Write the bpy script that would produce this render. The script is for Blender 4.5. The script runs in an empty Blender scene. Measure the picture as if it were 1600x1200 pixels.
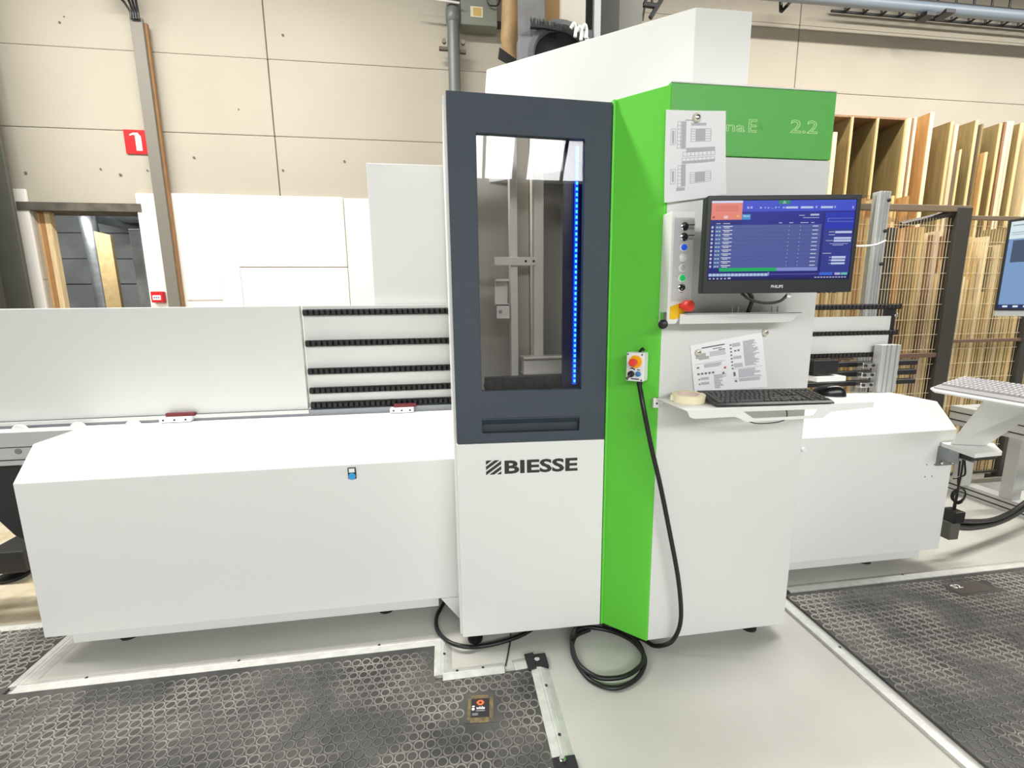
import bpy, bmesh, math, random
from mathutils import Matrix, Vector
random.seed(7)
S = bpy.context.scene
COL = S.collection

# ------------------------------------------------------------------ camera
FPX = 716.571
_yaw, _pit, _rol = [math.radians(a) for a in (8.18975, 9.82935, -0.62991)]
CAMZ = 1.55
fw = Vector((math.sin(_yaw)*math.cos(_pit), math.cos(_yaw)*math.cos(_pit), -math.sin(_pit)))
rt = fw.cross(Vector((0, 0, 1))).normalized()
up = rt.cross(fw)
r2 = rt*math.cos(_rol) + up*math.sin(_rol)
u2 = -rt*math.sin(_rol) + up*math.cos(_rol)
cam = bpy.data.objects.new('camera', bpy.data.cameras.new('camera'))
COL.objects.link(cam)
cam.matrix_world = Matrix(((r2.x, u2.x, -fw.x, 0), (r2.y, u2.y, -fw.y, 0), (r2.z, u2.z, -fw.z, CAMZ), (0, 0, 0, 1)))
cam.data.sensor_width = 36
cam.data.lens = FPX/1600*36
cam.data.clip_start = 0.02
S.camera = cam


def at(px, py, ax, val):
    """point on the plane ax=val (metres) that lies along the direction of a measured image point"""
    d = r2*(px-800) + u2*(600-py) + fw*FPX
    i = 'xyz'.index(ax)
    c = Vector((0, 0, CAMZ))
    return c + d*((val-c[i])/d[i])


# ------------------------------------------------------------------ world, light, exposure
S.view_settings.view_transform = 'Standard'
S.view_settings.look = 'None'
S.view_settings.gamma = 1
S.view_settings.use_curve_mapping = False
S.view_settings.exposure = 0.0
W = bpy.data.worlds.new('sky'); S.world = W; W.use_nodes = True
W.node_tree.nodes['Background'].inputs[0].default_value = (0.75, 0.86, 1, 1)
W.node_tree.nodes['Background'].inputs[1].default_value = 1.0


def area(name, loc, rot, sx, sy, power, color=(1, 1, 1)):
    l = bpy.data.lights.new(name, 'AREA'); l.shape = 'RECTANGLE'; l.size = sx; l.size_y = sy
    l.energy = power; l.color = color
    o = bpy.data.objects.new(name, l); COL.objects.link(o); o.location = loc; o.rotation_euler = rot
    return o


SKY = (0.98, 0.985, 0.975)
LAMP = (1.0, 0.975, 0.92)
# strip lamps over the machine; the unseen aisle row is added as front light
ROW1 = (-4.35, -1.4, 3.15, 6.1)
for x in ROW1:
    area('strip_lamp_light', (x, 2.62, 4.66), (0, 0, 0), 2.6, 0.22, 175, LAMP)
for k in range(4):
    area('strip_lamp_light', (-4.6+3.0*k, -3.4, 4.18), (0, 0, 0), 2.6, 0.22, 22, LAMP)
# daylight through the roof windows behind the camera
for k in range(6):
    area('roof_window_light', (-5.0+2.0*k, -7.85, 5.46), (math.radians(50), 0, 0), 1.62, 2.0, 245, SKY)

# ------------------------------------------------------------------ materials
MATS = {}


def lin(c):
    return tuple(((v/255)/12.92 if v/255 <= .04045 else ((v/255+.055)/1.055)**2.4) for v in c)


def mat(name, rgb, rough=.5, metal=0, var=0, vscale=6, bump=0, bscale=200, spec=.5, emit=0, col2=None, detail=4, stretch=None, coat=0, lo=.35, hi=.65):
    """principled material; rgb in sRGB 0-255, var = strength of a noise mix towards col2"""
    if name in MATS:
        return MATS[name]
    m = bpy.data.materials.new(name); m.use_nodes = True
    nt = m.node_tree; b = nt.nodes['Principled BSDF']
    c = lin(rgb)
    b.inputs['Base Color'].default_value = (*c, 1)
    b.inputs['Roughness'].default_value = rough
    b.inputs['Metallic'].default_value = metal
    b.inputs['Specular IOR Level'].default_value = spec
    if coat:
        b.inputs['Coat Weight'].default_value = coat
        b.inputs['Coat Roughness'].default_value = .12
    if emit:
        b.inputs['Emission Color'].default_value = (*c, 1)
        b.inputs['Emission Strength'].default_value = emit
    if var or bump:
        tc = nt.nodes.new('ShaderNodeNewGeometry'); src = tc.outputs['Position']
        if stretch:
            mp = nt.nodes.new('ShaderNodeMapping'); mp.inputs['Scale'].default_value = stretch
            nt.links.new(src, mp.inputs['Vector']); src = mp.outputs[0]
    if var:
        n = nt.nodes.new('ShaderNodeTexNoise'); n.inputs['Scale'].default_value = vscale; n.inputs['Detail'].default_value = detail
        nt.links.new(src, n.inputs['Vector'])
        r = nt.nodes.new('ShaderNodeMapRange'); r.inputs[1].default_value = lo; r.inputs[2].default_value = hi
        r.inputs[4].default_value = var
        nt.links.new(n.outputs['Fac'], r.inputs[0])
        mx = nt.nodes.new('ShaderNodeMix'); mx.data_type = 'RGBA'
        mx.inputs[6].default_value = (*c, 1)
        mx.inputs[7].default_value = (*lin(col2 or tuple(v*.8 for v in rgb)), 1)
        nt.links.new(r.outputs[0], mx.inputs[0]); nt.links.new(mx.outputs[2], b.inputs['Base Color'])
    if bump:
        n2 = nt.nodes.new('ShaderNodeTexNoise'); n2.inputs['Scale'].default_value = bscale; n2.inputs['Detail'].default_value = 3
        nt.links.new(src, n2.inputs['Vector'])
        bp = nt.nodes.new('ShaderNodeBump'); bp.inputs['Strength'].default_value = bump; bp.inputs['Distance'].default_value = .01
        nt.links.new(n2.outputs['Fac'], bp.inputs['Height']); nt.links.new(bp.outputs[0], b.inputs['Normal'])
    MATS[name] = m
    return m


def glass_mat(name, tint, refl):
    m = bpy.data.materials.new(name); m.use_nodes = True; nt = m.node_tree
    nt.nodes.remove(nt.nodes['Principled BSDF']); out = nt.nodes['Material Output']
    t = nt.nodes.new('ShaderNodeBsdfTransparent'); t.inputs[0].default_value = (*tint, 1)
    g = nt.nodes.new('ShaderNodeBsdfGlossy'); g.inputs['Roughness'].default_value = 0.0
    f = nt.nodes.new('ShaderNodeFresnel'); f.inputs[0].default_value = refl
    mx = nt.nodes.new('ShaderNodeMixShader')
    nt.links.new(f.outputs[0], mx.inputs[0]); nt.links.new(t.outputs[0], mx.inputs[1]); nt.links.new(g.outputs[0], mx.inputs[2])
    nt.links.new(mx.outputs[0], out.inputs[0])
    MATS[name] = m
    return m


PAINT = mat('white_paint', (231, 232, 229), .38, bump=.05, bscale=350)
PAINT2 = mat('light_grey_paint', (219, 220, 217), .4, bump=.05, bscale=350)
GREEN = mat('green_paint', (98, 204, 62), .42, bump=.06, bscale=350)
GREEN2 = mat('green_dimmed_header', (94, 180, 84), .42, bump=.06, bscale=350)  # fascia green toned down and bluer, putting the header's duller light into colour
DARK = mat('anthracite_paint', (54, 65, 77), .42, bump=.35, bscale=260)
DARK2 = mat('anthracite_recess', (46, 56, 64), .5)
BLACK = mat('black_plastic', (24, 24, 26), .4)
BLACK2 = mat('black_rubber', (22, 22, 24), .55)
BLACKM = mat('black_metal', (34, 34, 36), .45)
CABLE = mat('cable_sheath', (20, 20, 22), .38)
ALU = mat('aluminium', (206, 206, 201), .4, metal=.25, var=.5, vscale=30, col2=(176, 176, 170))
ALUM = mat('matte_aluminium', (196, 198, 196), .45, metal=.35)
STEEL = mat('galvanised_steel', (160, 164, 166), .4, metal=.8, var=.5, vscale=14, col2=(120, 124, 128))
CHROME = mat('chrome', (220, 220, 222), .15, metal=1)
SLATE = mat('slate_paint', (150, 155, 162), .45)
WALLM = mat('wall_concrete', (174, 167, 153), .85, var=.35, vscale=1.3, col2=(162, 155, 141), bump=.12, bscale=60)
JOINT = mat('wall_joint', (170, 160, 145), .9)
WHITEB = mat('white_board', (246, 240, 230), .6, var=.3, vscale=.9, col2=(238, 231, 220))
CREAMB = mat('cream_board', (247, 238, 224), .6)
GREYB = mat('pale_grey_board', (236, 232, 226), .6)
FLOORM = mat('floor_paint', (190, 189, 182), .34, var=.5, vscale=2.2, col2=(172, 171, 164), bump=.03, bscale=30, detail=8)
DUST = mat('dusty_floor', (200, 193, 172), .8, var=.8, vscale=7, col2=(168, 152, 116), detail=8)
CEIL = mat('ceiling_dark', (92, 92, 94), .8)
WALLD = mat('hall_wall_dark', (70, 72, 76), .8)
WALLG = mat('hall_wall_light', (160, 156, 150), .7)
OLIVE = mat('steel_grey_green', (92, 92, 84), .6, var=.4, vscale=5, col2=(78, 78, 70))
TRUNK = mat('grey_trunking', (118, 114, 104), .5)
WOODB = mat('brown_timber', (150, 112, 72), .6, var=.6, vscale=5, col2=(120, 86, 54), stretch=(30, 30, 2))
PIPEM = mat('grey_pvc', (100, 106, 102), .4)
BOXG = mat('grey_green_box', (120, 124, 114), .5)
RED = mat('red_plastic', (205, 22, 28), .35)
ESTOP = mat('estop_red', (226, 60, 48), .35)
YELLOW = mat('yellow_plastic', (238, 190, 20), .4)
WHITEP = mat('white_plastic', (240, 240, 240), .35)
PAPER = mat('paper', (240, 240, 242), .8)
INK = mat('ink_grey', (165, 165, 175), .8)
INKD = mat('ink_dark', (70, 70, 76), .8)
MATR = mat('mat_rubber', (40, 40, 41), .5, var=.85, vscale=4, col2=(88, 86, 82), detail=9)
RING = mat('mat_ring_rubber', (96, 95, 93), .5, var=1, vscale=3, col2=(158, 153, 144), detail=9, lo=.4, hi=.6)
CORK = mat('worn_backing', (128, 112, 78), .8, var=.8, vscale=60, col2=(88, 78, 56))
TAPEW = mat('masking_tape', (240, 230, 196), .6)
CARD = mat('cardboard_core', (226, 206, 196), .8)
SCR = {}


def emis(name, rgb, k=.8):
    if name in MATS:
        return MATS[name]
    m = bpy.data.materials.new(name); m.use_nodes = True; b = m.node_tree.nodes['Principled BSDF']
    b.inputs['Base Color'].default_value = (.01, .01, .012, 1); b.inputs['Roughness'].default_value = .3
    b.inputs['Specular IOR Level'].default_value = .2
    b.inputs['Emission Color'].default_value = (*lin(rgb), 1); b.inputs['Emission Strength'].default_value = k
    MATS[name] = m
    return m


# ------------------------------------------------------------------ mesh helpers
WL = {}
CUR = [Matrix.Identity(4)]


class frame:
    """local coordinate frame for everything built inside the with-block"""
    def __init__(self, m): self.m = m
    def __enter__(self): CUR.append(CUR[-1] @ self.m)
    def __exit__(self, *a): CUR.pop()


def axes(o, x, y, z):
    return Matrix(((x[0], y[0], z[0], o[0]), (x[1], y[1], z[1], o[1]), (x[2], y[2], z[2], o[2]), (0, 0, 0, 1)))


def link(o, parent, world):
    COL.objects.link(o)
    WL[o] = Vector(world)
    if parent is not None:
        o.parent = parent
        o.location = Vector(world) - WL[parent]
    else:
        o.location = world
    return o


def mesh(name, verts, faces, m, parent=None, bevel=0, smooth=False, raw=False):
    M = CUR[-1]
    v = [M @ Vector(p) for p in verts]
    lo = Vector([min(p[i] for p in v) for i in range(3)]); hi = Vector([max(p[i] for p in v) for i in range(3)])
    c = (lo+hi)/2
    c.z = lo.z
    me = bpy.data.meshes.new(name)
    me.from_pydata([p-c for p in v], [], faces)
    if not raw:
        bm = bmesh.new(); bm.from_mesh(me); bmesh.ops.recalc_face_normals(bm, faces=bm.faces); bm.to_mesh(me); bm.free()
    if smooth:
        for p in me.polygons:
            p.use_smooth = True
        try:
            me.set_sharp_from_angle(angle=math.radians(40))
        except Exception:
            pass
    me.materials.append(m)
    o = bpy.data.objects.new(name, me)
    link(o, parent, c)
    if bevel:
        b = o.modifiers.new('bevel', 'BEVEL'); b.width = bevel; b.segments = 2; b.limit_method = 'ANGLE'
    return o


BF = [(0, 3, 2, 1), (4, 5, 6, 7), (0, 1, 5, 4), (1, 2, 6, 5), (2, 3, 7, 6), (3, 0, 4, 7)]


def bv(x0, x1, y0, y1, z0, z1):
    return [(x0, y0, z0), (x1, y0, z0), (x1, y1, z0), (x0, y1, z0), (x0, y0, z1), (x1, y0, z1), (x1, y1, z1), (x0, y1, z1)]


def box(name, x0, x1, y0, y1, z0, z1, m, parent=None, bevel=0):
    return mesh(name, bv(x0, x1, y0, y1, z0, z1), BF, m, parent, bevel)


def boxes(name, lst, m, parent=None, bevel=0):
    v, f = [], []
    for b in lst:
        n = len(v); v += bv(*b); f += [tuple(i+n for i in q) for q in BF]
    return mesh(name, v, f, m, parent, bevel)


def p3(a, b, h, ax):
    return {'x': (h, a, b), 'y': (a, h, b), 'z': (a, b, h)}[ax]


def prism(name, pts, ax, h0, h1, m, parent=None, bevel=0, smooth=False):
    n = len(pts)
    v = [p3(a, b, h0, ax) for a, b in pts] + [p3(a, b, h1, ax) for a, b in pts]
    f = [tuple(range(n)), tuple(range(2*n-1, n-1, -1))] + [(i, (i+1) % n, (i+1) % n+n, i+n) for i in range(n)]
    return mesh(name, v, f, m, parent, bevel, smooth)


def plate(name, outer, holes, ax, h0, h1, m, parent=None, bevel=0):
    """flat plate with holes, extruded from h0 to h1 along ax"""
    bm = bmesh.new()
    for loop in [outer]+holes:
        vs = [bm.verts.new(p3(a, b, h0, ax)) for a, b in loop]
        for i in range(len(vs)):
            bm.edges.new((vs[i], vs[(i+1) % len(vs)]))
    bmesh.ops.triangle_fill(bm, edges=bm.edges[:], use_beauty=True)
    r = bmesh.ops.extrude_face_region(bm, geom=bm.faces[:])
    d = {'x': (h1-h0, 0, 0), 'y': (0, h1-h0, 0), 'z': (0, 0, h1-h0)}[ax]
    bmesh.ops.translate(bm, verts=[g for g in r['geom'] if isinstance(g, bmesh.types.BMVert)], vec=d)
    bm.verts.index_update()
    v = [tuple(x.co) for x in bm.verts]; f = [tuple(x.index for x in q.verts) for q in bm.faces]
    bm.free()
    return mesh(name, v, f, m, parent, bevel)


def smoothpts(pts, n=8, closed=False):
    P = [Vector(p) for p in pts]; out = []
    L = len(P)
    for i in range(L if closed else L-1):
        a = P[(i-1) % L] if closed or i > 0 else P[0]*2-P[1]
        b = P[i]; c = P[(i+1) % L]
        d = P[(i+2) % L] if closed or i+2 < L else P[-1]*2-P[-2]
        for k in range(n):
            t = k/n
            out.append(.5*((2*b)+(c-a)*t+(2*a-5*b+4*c-d)*t*t+(-a+3*b-3*c+d)*t**3))
    if not closed:
        out.append(P[-1])
    return out


def tubegeo(P, r, n=10):
    P = [Vector(p) for p in P]
    v, f = [], []
    t = (P[1]-P[0]).normalized()
    a = t.orthogonal().normalized()
    for i, p in enumerate(P):
        t2 = (P[min(i+1, len(P)-1)]-P[max(i-1, 0)]).normalized()
        a = (a - t2*a.dot(t2)).normalized(); b = t2.cross(a)
        rr = r[i] if isinstance(r, (list, tuple)) else r
        for k in range(n):
            q = 2*math.pi*k/n
            v.append(tuple(p + a*math.cos(q)*rr + b*math.sin(q)*rr))
        if i:
            o = (i-1)*n
            f += [(o+k, o+(k+1) % n, o+n+(k+1) % n, o+n+k) for k in range(n)]
    f += [tuple(range(n-1, -1, -1)), tuple(range((len(P)-1)*n, len(P)*n))]
    return v, f


def tube(name, pts, r, m, parent=None, n=10, sm=0):
    P = smoothpts(pts, sm) if sm else pts
    v, f = tubegeo(P, r, n)
    return mesh(name, v, f, m, parent, smooth=True)


def tubes(name, lst, m, parent=None, n=6):
    v, f = [], []
    for pts, r in lst:
        a, b = tubegeo(pts, r, n); k = len(v); v += a; f += [tuple(i+k for i in q) for q in b]
    return mesh(name, v, f, m, parent, smooth=n > 6)


def lathe(name, prof, o, ax, m, parent=None, seg=24, smooth=True):
    """profile [(radius, height)] turned about axis ax through o"""
    ax = Vector(ax).normalized(); a = ax.orthogonal().normalized(); b = ax.cross(a); o = Vector(o)
    v, f = [], []
    for r, h in prof:
        for k in range(seg):
            q = 2*math.pi*k/seg
            v.append(tuple(o+ax*h+(a*math.cos(q)+b*math.sin(q))*max(r, 1e-5)))
    for i in range(len(prof)-1):
        f += [(i*seg+k, i*seg+(k+1) % seg, (i+1)*seg+(k+1) % seg, (i+1)*seg+k) for k in range(seg)]
    if prof[0] != prof[-1]:
        f += [tuple(range(seg-1, -1, -1)), tuple(range((len(prof)-1)*seg, len(prof)*seg))]
    return mesh(name, v, f, m, parent, smooth=smooth)


def disc(name, o, ax, r, h, m, parent=None, seg=24, bev=.15):
    e = min(r, h)*bev
    return lathe(name, [(r, 0), (r, h-e), (r-e, h)], o, ax, m, parent, seg)


def textv(body, bold=0, outline=0):
    c = bpy.data.curves.new('t', 'FONT'); c.body = body; c.size = 1; c.offset = bold
    c.resolution_u = 3
    if outline:
        c.fill_mode = 'NONE'; c.bevel_depth = outline; c.bevel_resolution = 0
    o = bpy.data.objects.new('t', c); me = bpy.data.meshes.new_from_object(o)
    v = [tuple(p.co) for p in me.vertices]; f = [tuple(p.vertices) for p in me.polygons]
    bpy.data.objects.remove(o); bpy.data.curves.remove(c); bpy.data.meshes.remove(me)
    return v, f


def text(name, body, x0, x1, z0, z1, y, m, parent, bold=0, outline=0, thick=.0012):
    """lettering fitted into x0..x1, z0..z1 of the current frame, facing -y at depth y"""
    v, f = textv(body, bold, outline)
    xs = [p[0] for p in v]; ys = [p[1] for p in v]
    ax, bx, ay, by = min(xs), max(xs), min(ys), max(ys)
    if outline:
        zz = max(abs(p[2]) for p in v) or 1
        v2 = [(x0+(p[0]-ax)/(bx-ax)*(x1-x0), y-thick*(.5+.5*p[2]/zz), z0+(p[1]-ay)/(by-ay)*(z1-z0)) for p in v]
    else:
        v2 = [(x0+(p[0]-ax)/(bx-ax)*(x1-x0), y-thick, z0+(p[1]-ay)/(by-ay)*(z1-z0)) for p in v]
    return mesh(name, v2, f, m, parent)


def rects(name, lst, y, m, parent, thick=.0004):
    """flat printed rectangles (x0,x1,z0,z1) lying on plane y, facing -y"""
    return boxes(name, [(a, b, y-thick, y, c, d) for a, b, c, d in lst], m, parent)


def thing(name, label, cat, loc=(0, 0, 0), group=None):
    o = bpy.data.objects.new(name, None); o.empty_display_size = .1
    link(o, None, CUR[-1] @ Vector(loc))
    return tag(o, label, cat, group)


def tag(o, label, cat, group=None):
    o['label'] = label; o['category'] = cat
    if group:
        o['group'] = group
    return o


def struct(o, label=None):
    o['kind'] = 'structure'
    if label:
        o['label'] = label
        o['category'] = o.name.split('_')[0].split('.')[0]
    return o


def sname(name, label=None):
    o = bpy.data.objects.new(name, None); link(o, None, (0, 0, 0)); return struct(o, label)


def clone(o, dloc, parent=None):
    c = o.copy(); COL.objects.link(c)
    p = parent if parent is not None else o.parent
    c.parent = p
    WL[c] = WL[o]+Vector(dloc)
    c.location = WL[c]-(WL[p] if p is not None else Vector())
    return c


# ================================================================== SETTING
WY = 4.5
struct(box('floor', -8, 9, -10.5, 7.6, -.2, 0, FLOORM), 'light grey painted concrete workshop floor')

wall = sname('wall_back', 'cream precast panel wall with horizontal joints behind the machine')
box('joint_bed', -8, -3.36, WY+.03, WY+.2, 0, 5.2, JOINT, wall)
box('joint_bed', -2.52, 9, WY+.03, WY+.2, 0, 5.2, JOINT, wall)
box('joint_bed', -3.36, -2.52, WY+.03, WY+.2, 2.43, 5.2, JOINT, wall)
cols = [-8, -6.28, -1.393, 3.497, 8.39, 9]
rows = [0, .6, 1.2, 1.8, 2.4, 3.0, 3.6, 4.18, 4.78, 5.2]
g = .005
for i in range(len(cols)-1):
    for j in range(len(rows)-1):
        x0, x1, z0, z1 = cols[i]+g*.7, cols[i+1]-g*.7, rows[j]+.0006, rows[j+1]-.0006
        dy = random.uniform(0, .006)
        if x0 < -3 < x1 and z0 < 2.4:
            for a, b in ((x0, -3.34), (-2.54, x1)):
                box('wall_panel', a, b, WY+dy, WY+.19, z0, z1, WALLM, wall, .006)
        else:
            box('wall_panel', x0, x1, WY+dy, WY+.19, z0, z1, WALLM, wall, .006)
# small drill holes left in the panels
hl = [(100, 26, .007), (93, 35, .012), (40, 270, .014), (188, 273, .014), (303, 246, .012), (442, 55, .014), (538, 252, .012), (442, 266, .011), (157, 264, .009), (1541, 36, .016), (230, 266, .008), (373, 171, .008)]
for px, py, r in hl:
    p = at(px, py, 'y', WY)
    disc('drill_hole', p, (0, -1, 0), r*.75, .003, mat('hole_grey', (96, 90, 82), .8), wall, 10)

struct(box('wall_left', -8.2, -8, -10.5, 7.6, 0, 5.2, WALLG), 'plain side wall far to the left')
struct(box('wall_right', 9, 9.2, -10.5, 7.6, 0, 5.2, WALLG), 'plain side wall far to the right')
wf = sname('wall_front', 'unseen two tone wall at the far end of the hall')
box('upper_band', -8, 9, -10.7, -10.5, 2.6, 5.2, WALLD, wf)
box('lower_band', -8, 9, -10.7, -10.5, 0, 2.6, WALLG, wf)  # light lower band added to show as a reflection in the door glass
# ceiling with a sloped row of roof windows behind the camera
ce = sname('ceiling', 'dark hall ceiling with a row of sloped roof windows')
box('roof_deck', -8, 9, -6.9, 7.6, 5.2, 5.4, CEIL, ce)
box('roof_deck', -8, 9, -10.7, -9.0, 4.35, 4.55, CEIL, ce)
for yy in (-4.5, -1.5, 1.6):
    box('roof_beam', -8, 9, yy-.1, yy+.1, 4.75, 5.2, OLIVE, ce)
cs, sn = math.cos(math.radians(50)), math.sin(math.radians(50))
with frame(axes((0, -7.85, 5.42), (1, 0, 0), (0, cs, sn), (0, -sn, cs))):
    for k in range(7):
        box('window_mullion', -6.14+2*k, -5.86+2*k, -1.35, 1.35, -.1, .06, BLACKM, ce)
    box('window_rail', -8, 9, -1.5, -.98, -.1, .06, BLACKM, ce)
    box('window_rail', -8, 9, .98, 1.5, -.1, .06, BLACKM, ce)
    for k in range(6):
        box('sash_bar', -4.95+2*k, -4.88+2*k, -1, 1, -.06, .02, BLACKM, ce)
# strip lamp housings (above the frame), also for the added aisle row
for yy in (2.62, -3.4):
    for k in range(4):
        x = ROW1[k] if yy > 0 else -4.6+3.0*k
        zl = 4.67 if yy > 0 else 4.19
        box('strip_lamp_housing', x-1.35, x+1.35, yy-.13, yy+.13, zl, zl+.08, WHITEP, ce)

# room behind the doorway
ob = sname('wall_store', 'grey block wall of the store room seen through the doorway')
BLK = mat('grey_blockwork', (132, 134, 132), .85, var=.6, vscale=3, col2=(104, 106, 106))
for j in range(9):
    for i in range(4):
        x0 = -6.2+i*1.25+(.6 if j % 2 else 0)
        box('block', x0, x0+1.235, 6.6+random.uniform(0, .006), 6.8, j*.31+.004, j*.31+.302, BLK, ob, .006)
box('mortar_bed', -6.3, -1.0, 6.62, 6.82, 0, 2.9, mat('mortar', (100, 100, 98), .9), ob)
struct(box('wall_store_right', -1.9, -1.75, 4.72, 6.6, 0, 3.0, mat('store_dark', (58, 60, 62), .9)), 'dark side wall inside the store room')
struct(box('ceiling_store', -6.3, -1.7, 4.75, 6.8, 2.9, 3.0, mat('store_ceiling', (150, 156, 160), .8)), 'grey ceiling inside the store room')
area('store_fill_light', (-3.7, 4.95, 2.86), (math.radians(18), 0, 0), 1.4, .2, 55, (.95, .98, 1))  # unseen lamp added to brighten the store room
struct(box('trim_lintel', -3.42, -2.5, WY-.03, WY+.2, 2.355, 2.42, mat('lintel_dark', (74, 70, 62), .8, var=.7, vscale=9, col2=(110, 104, 94))), 'dark rough lintel over the doorway opening')
# white boards lining the lower wall
cl = sname('trim_cladding', 'white boards lining the wall around the doorway')
for nm, a, b, z0, z1, d, m in (
        ('cladding_board', -3.46, -3.345, 0, 2.52, .022, GREYB), ('cladding_board', -2.535, -2.30, 0, 2.505, .024, WHITEB),
        ('cladding_board', -2.30, -1.78, 0, 2.512, .020, GREYB), ('cladding_board', -1.775, -.86, 1.905, 2.506, .030, CREAMB),
        ('cladding_board', -1.775, -.86, 0, 1.90, .024, WHITEB), ('cladding_board', -.855, .6, 0, 2.50, .022, WHITEB)):
    box(nm, a, b, WY-d, WY-.001, z0, z1, m, cl, .003)
box('cladding_board', -2.235, -1.945, WY-.028, WY-.019, 1.62, 2.21, CREAMB, cl, .002)

# ------------------------------------------------------------------ floor trims and rubber mats
MZ = .014


def rubber_mat(nm, label, poly, clear=None):
    t = thing(nm, label, 'mat', (sum(p[0] for p in poly)/len(poly), sum(p[1] for p in poly)/len(poly), 0))
    prism('base_sheet', poly, 'z', .0015, MZ, MATR, t)
    # raised rings in a hexagonal pattern
    P = .0415

    def inside(x, y):
        c = False; n = len(poly)
        for i in range(n):
            (xa, ya), (xb, yb) = poly[i], poly[i-1]
            if (ya > y) != (yb > y) and x < (xb-xa)*(y-ya)/(yb-ya)+xa:
                c = not c
        return c
    xs = [p[0] for p in poly]; ys = [p[1] for p in poly]
    v, f = [], []
    K = 12
    j = 0; y = min(ys)+.02
    while y < max(ys):
        x = min(xs)+.02+(P/2 if j % 2 else 0)
        while x < max(xs):
            ok = all(inside(x+dx, y+dy) for dx, dy in ((.018, 0), (-.018, 0), (0, .018), (0, -.018)))
            if ok and clear and clear(x, y):
                ok = False
            if ok and y > .75:
                n = len(v); hh = MZ+random.uniform(.0022, .0042)
                for r, z in ((.0208, MZ-.0005), (.0192, hh), (.0164, hh), (.0148, MZ-.0005)):
                    for k in range(K):
                        q = 2*math.pi*k/K
                        v.append((x+r*math.cos(q), y+r*math.sin(q), z))
                for a in range(3):
                    f += [(n+a*K+k, n+a*K+(k+1) % K, n+(a+1)*K+(k+1) % K, n+(a+1)*K+k) for k in range(K)]
            x += P
        y += P*.866; j += 1
    o = mesh('ring_studs', v, f, RING, t, smooth=False, raw=True)
    o['kind'] = 'stuff'
    return t


def lab_clear(x, y):
    return .01 < x < .155 and 1.45 < y < 1.62


rubber_mat('rubber_floor_mat', 'black ring patterned rubber mat in front of the long left guard',
           [(-3.4, .75), (.325, .75), (.325, 1.70), (-.09, 1.70), (-.09, 1.90), (-1.83, 1.90), (-1.83, 2.34), (-3.4, 2.34)], lab_clear)
rubber_mat('rubber_floor_mat', 'worn brownish rubber mat in front of the right guard',
           [(1.74, .7), (4.2, .7), (4.2, 1.985), (1.74, 1.985)], lambda x, y: 2.62 < x < 2.92 and 1.82 < y < 1.935)


def edge_trim(pts, label, holes=(), w=.075, cap=False):
    """low ramp profile along a straight floor line, high side to the left of travel"""
    (xa, ya), (xb, yb) = pts
    L = math.hypot(xb-xa, yb-ya); d = ((xb-xa)/L, (yb-ya)/L, 0); n = (-d[1], d[0], 0)
    with frame(axes((xa, ya, 0), d, n, (0, 0, 1))):
        t = thing('edge_ramp_profile', label, 'floor trim', (L/2, 0, 0), 'aluminium ramps around the mats')
        prism('ramp', [(-w/2, .001), (w/2, .001), (w/2, .016), (w*.12, .019), (w*.10, .017), (w*.04, .017), (w*.02, .0175), (-w*.1, .0155), (-w*.12, .0135), (-w*.2, .012)], 'x', 0, L, ALU, t)
        for h in holes:
            disc('screw', (h, -.006, .0165), (0, 0, 1), .006, .0015, BLACKM, t, 10)
    return t


edge_trim(((-.05, 1.935), (-1.80, 1.935)), 'long aluminium ramp along the front of the left guard', (.3, .9, 1.5))
edge_trim(((-1.80, 1.935), (-1.80, 2.36)), 'short aluminium ramp turning under the left guard end')
edge_trim(((-1.80, 2.36), (-3.4, 2.36)), 'aluminium ramp at the far left behind the mat')
edge_trim(((-.06, 1.72), (-.06, 1.93)), 'short aluminium ramp beside the door cabinet foot', (.12,))
edge_trim(((.20, 1.728), (-.06, 1.728)), 'aluminium ramp ending at the taped gap', (.09, .2))
edge_trim(((.318, 1.742), (.243, 1.735)), 'short white ramp stub next to the black tape')
edge_trim(((.352, 1.30), (.352, 1.70)), 'aluminium ramp on the open floor running from the black corner', (.08, .3), w=.08)
edge_trim(((1.70, .7), (1.70, 1.97)), 'white ramp along the left side of the right mat', (.3, .9), w=.07)
edge_trim(((4.02, 2.03), (1.78, 2.03)), 'aluminium ramp below the right guard', (.5, 1.5))
edge_trim(((.30, 1.262), (-.3, 1.235)), 'aluminium ramp at the front edge of the left mat')
cp = thing('ramp_corner', 'black corner connector with torn tape at the ramp end', 'floor trim', (.36, 1.73, 0))
box('corner_body', .335, .392, 1.70, 1.775, .001, .018, BLACK2, cp, .003)
lathe('bolt', [(.012, 0), (.012, .006), (.006, .008)], (.347, 1.737, .018), (0, 0, 1), CHROME, cp, 8)
tp = thing('black_tape', 'strip of black tape over the ramp joint', 'tape', (.325, 1.73, 0))
prism('tape_strip', [(.300, 1.685), (.336, 1.690), (.338, 1.782), (.296, 1.776)], 'z', .0195, .021, mat('tape_black', (28, 28, 30), .7), tp)
cp = thing('ramp_corner', 'black corner connector at the lower edge of the floor ramp', 'floor trim', (.36, 1.26, 0))
box('corner_body', .312, .392, 1.225, 1.30, .001, .018, BLACK2, cp, .003)
lathe('bolt', [(.012, 0), (.012, .006), (.006, .008)], (.345, 1.285, .018), (0, 0, 1), CHROME, cp, 8)

cp = thing('ramp_corner', 'black corner connector under the cabinet edge at the right mat', 'floor trim', (1.73, 2.03, 0))
box('corner_body', 1.69, 1.775, 1.985, 2.07, .001, .018, BLACK2, cp, .003)
lathe('bolt', [(.012, 0), (.012, .006), (.006, .008)], (1.735, 2.03, .018), (0, 0, 1), CHROME, cp, 8)
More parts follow.
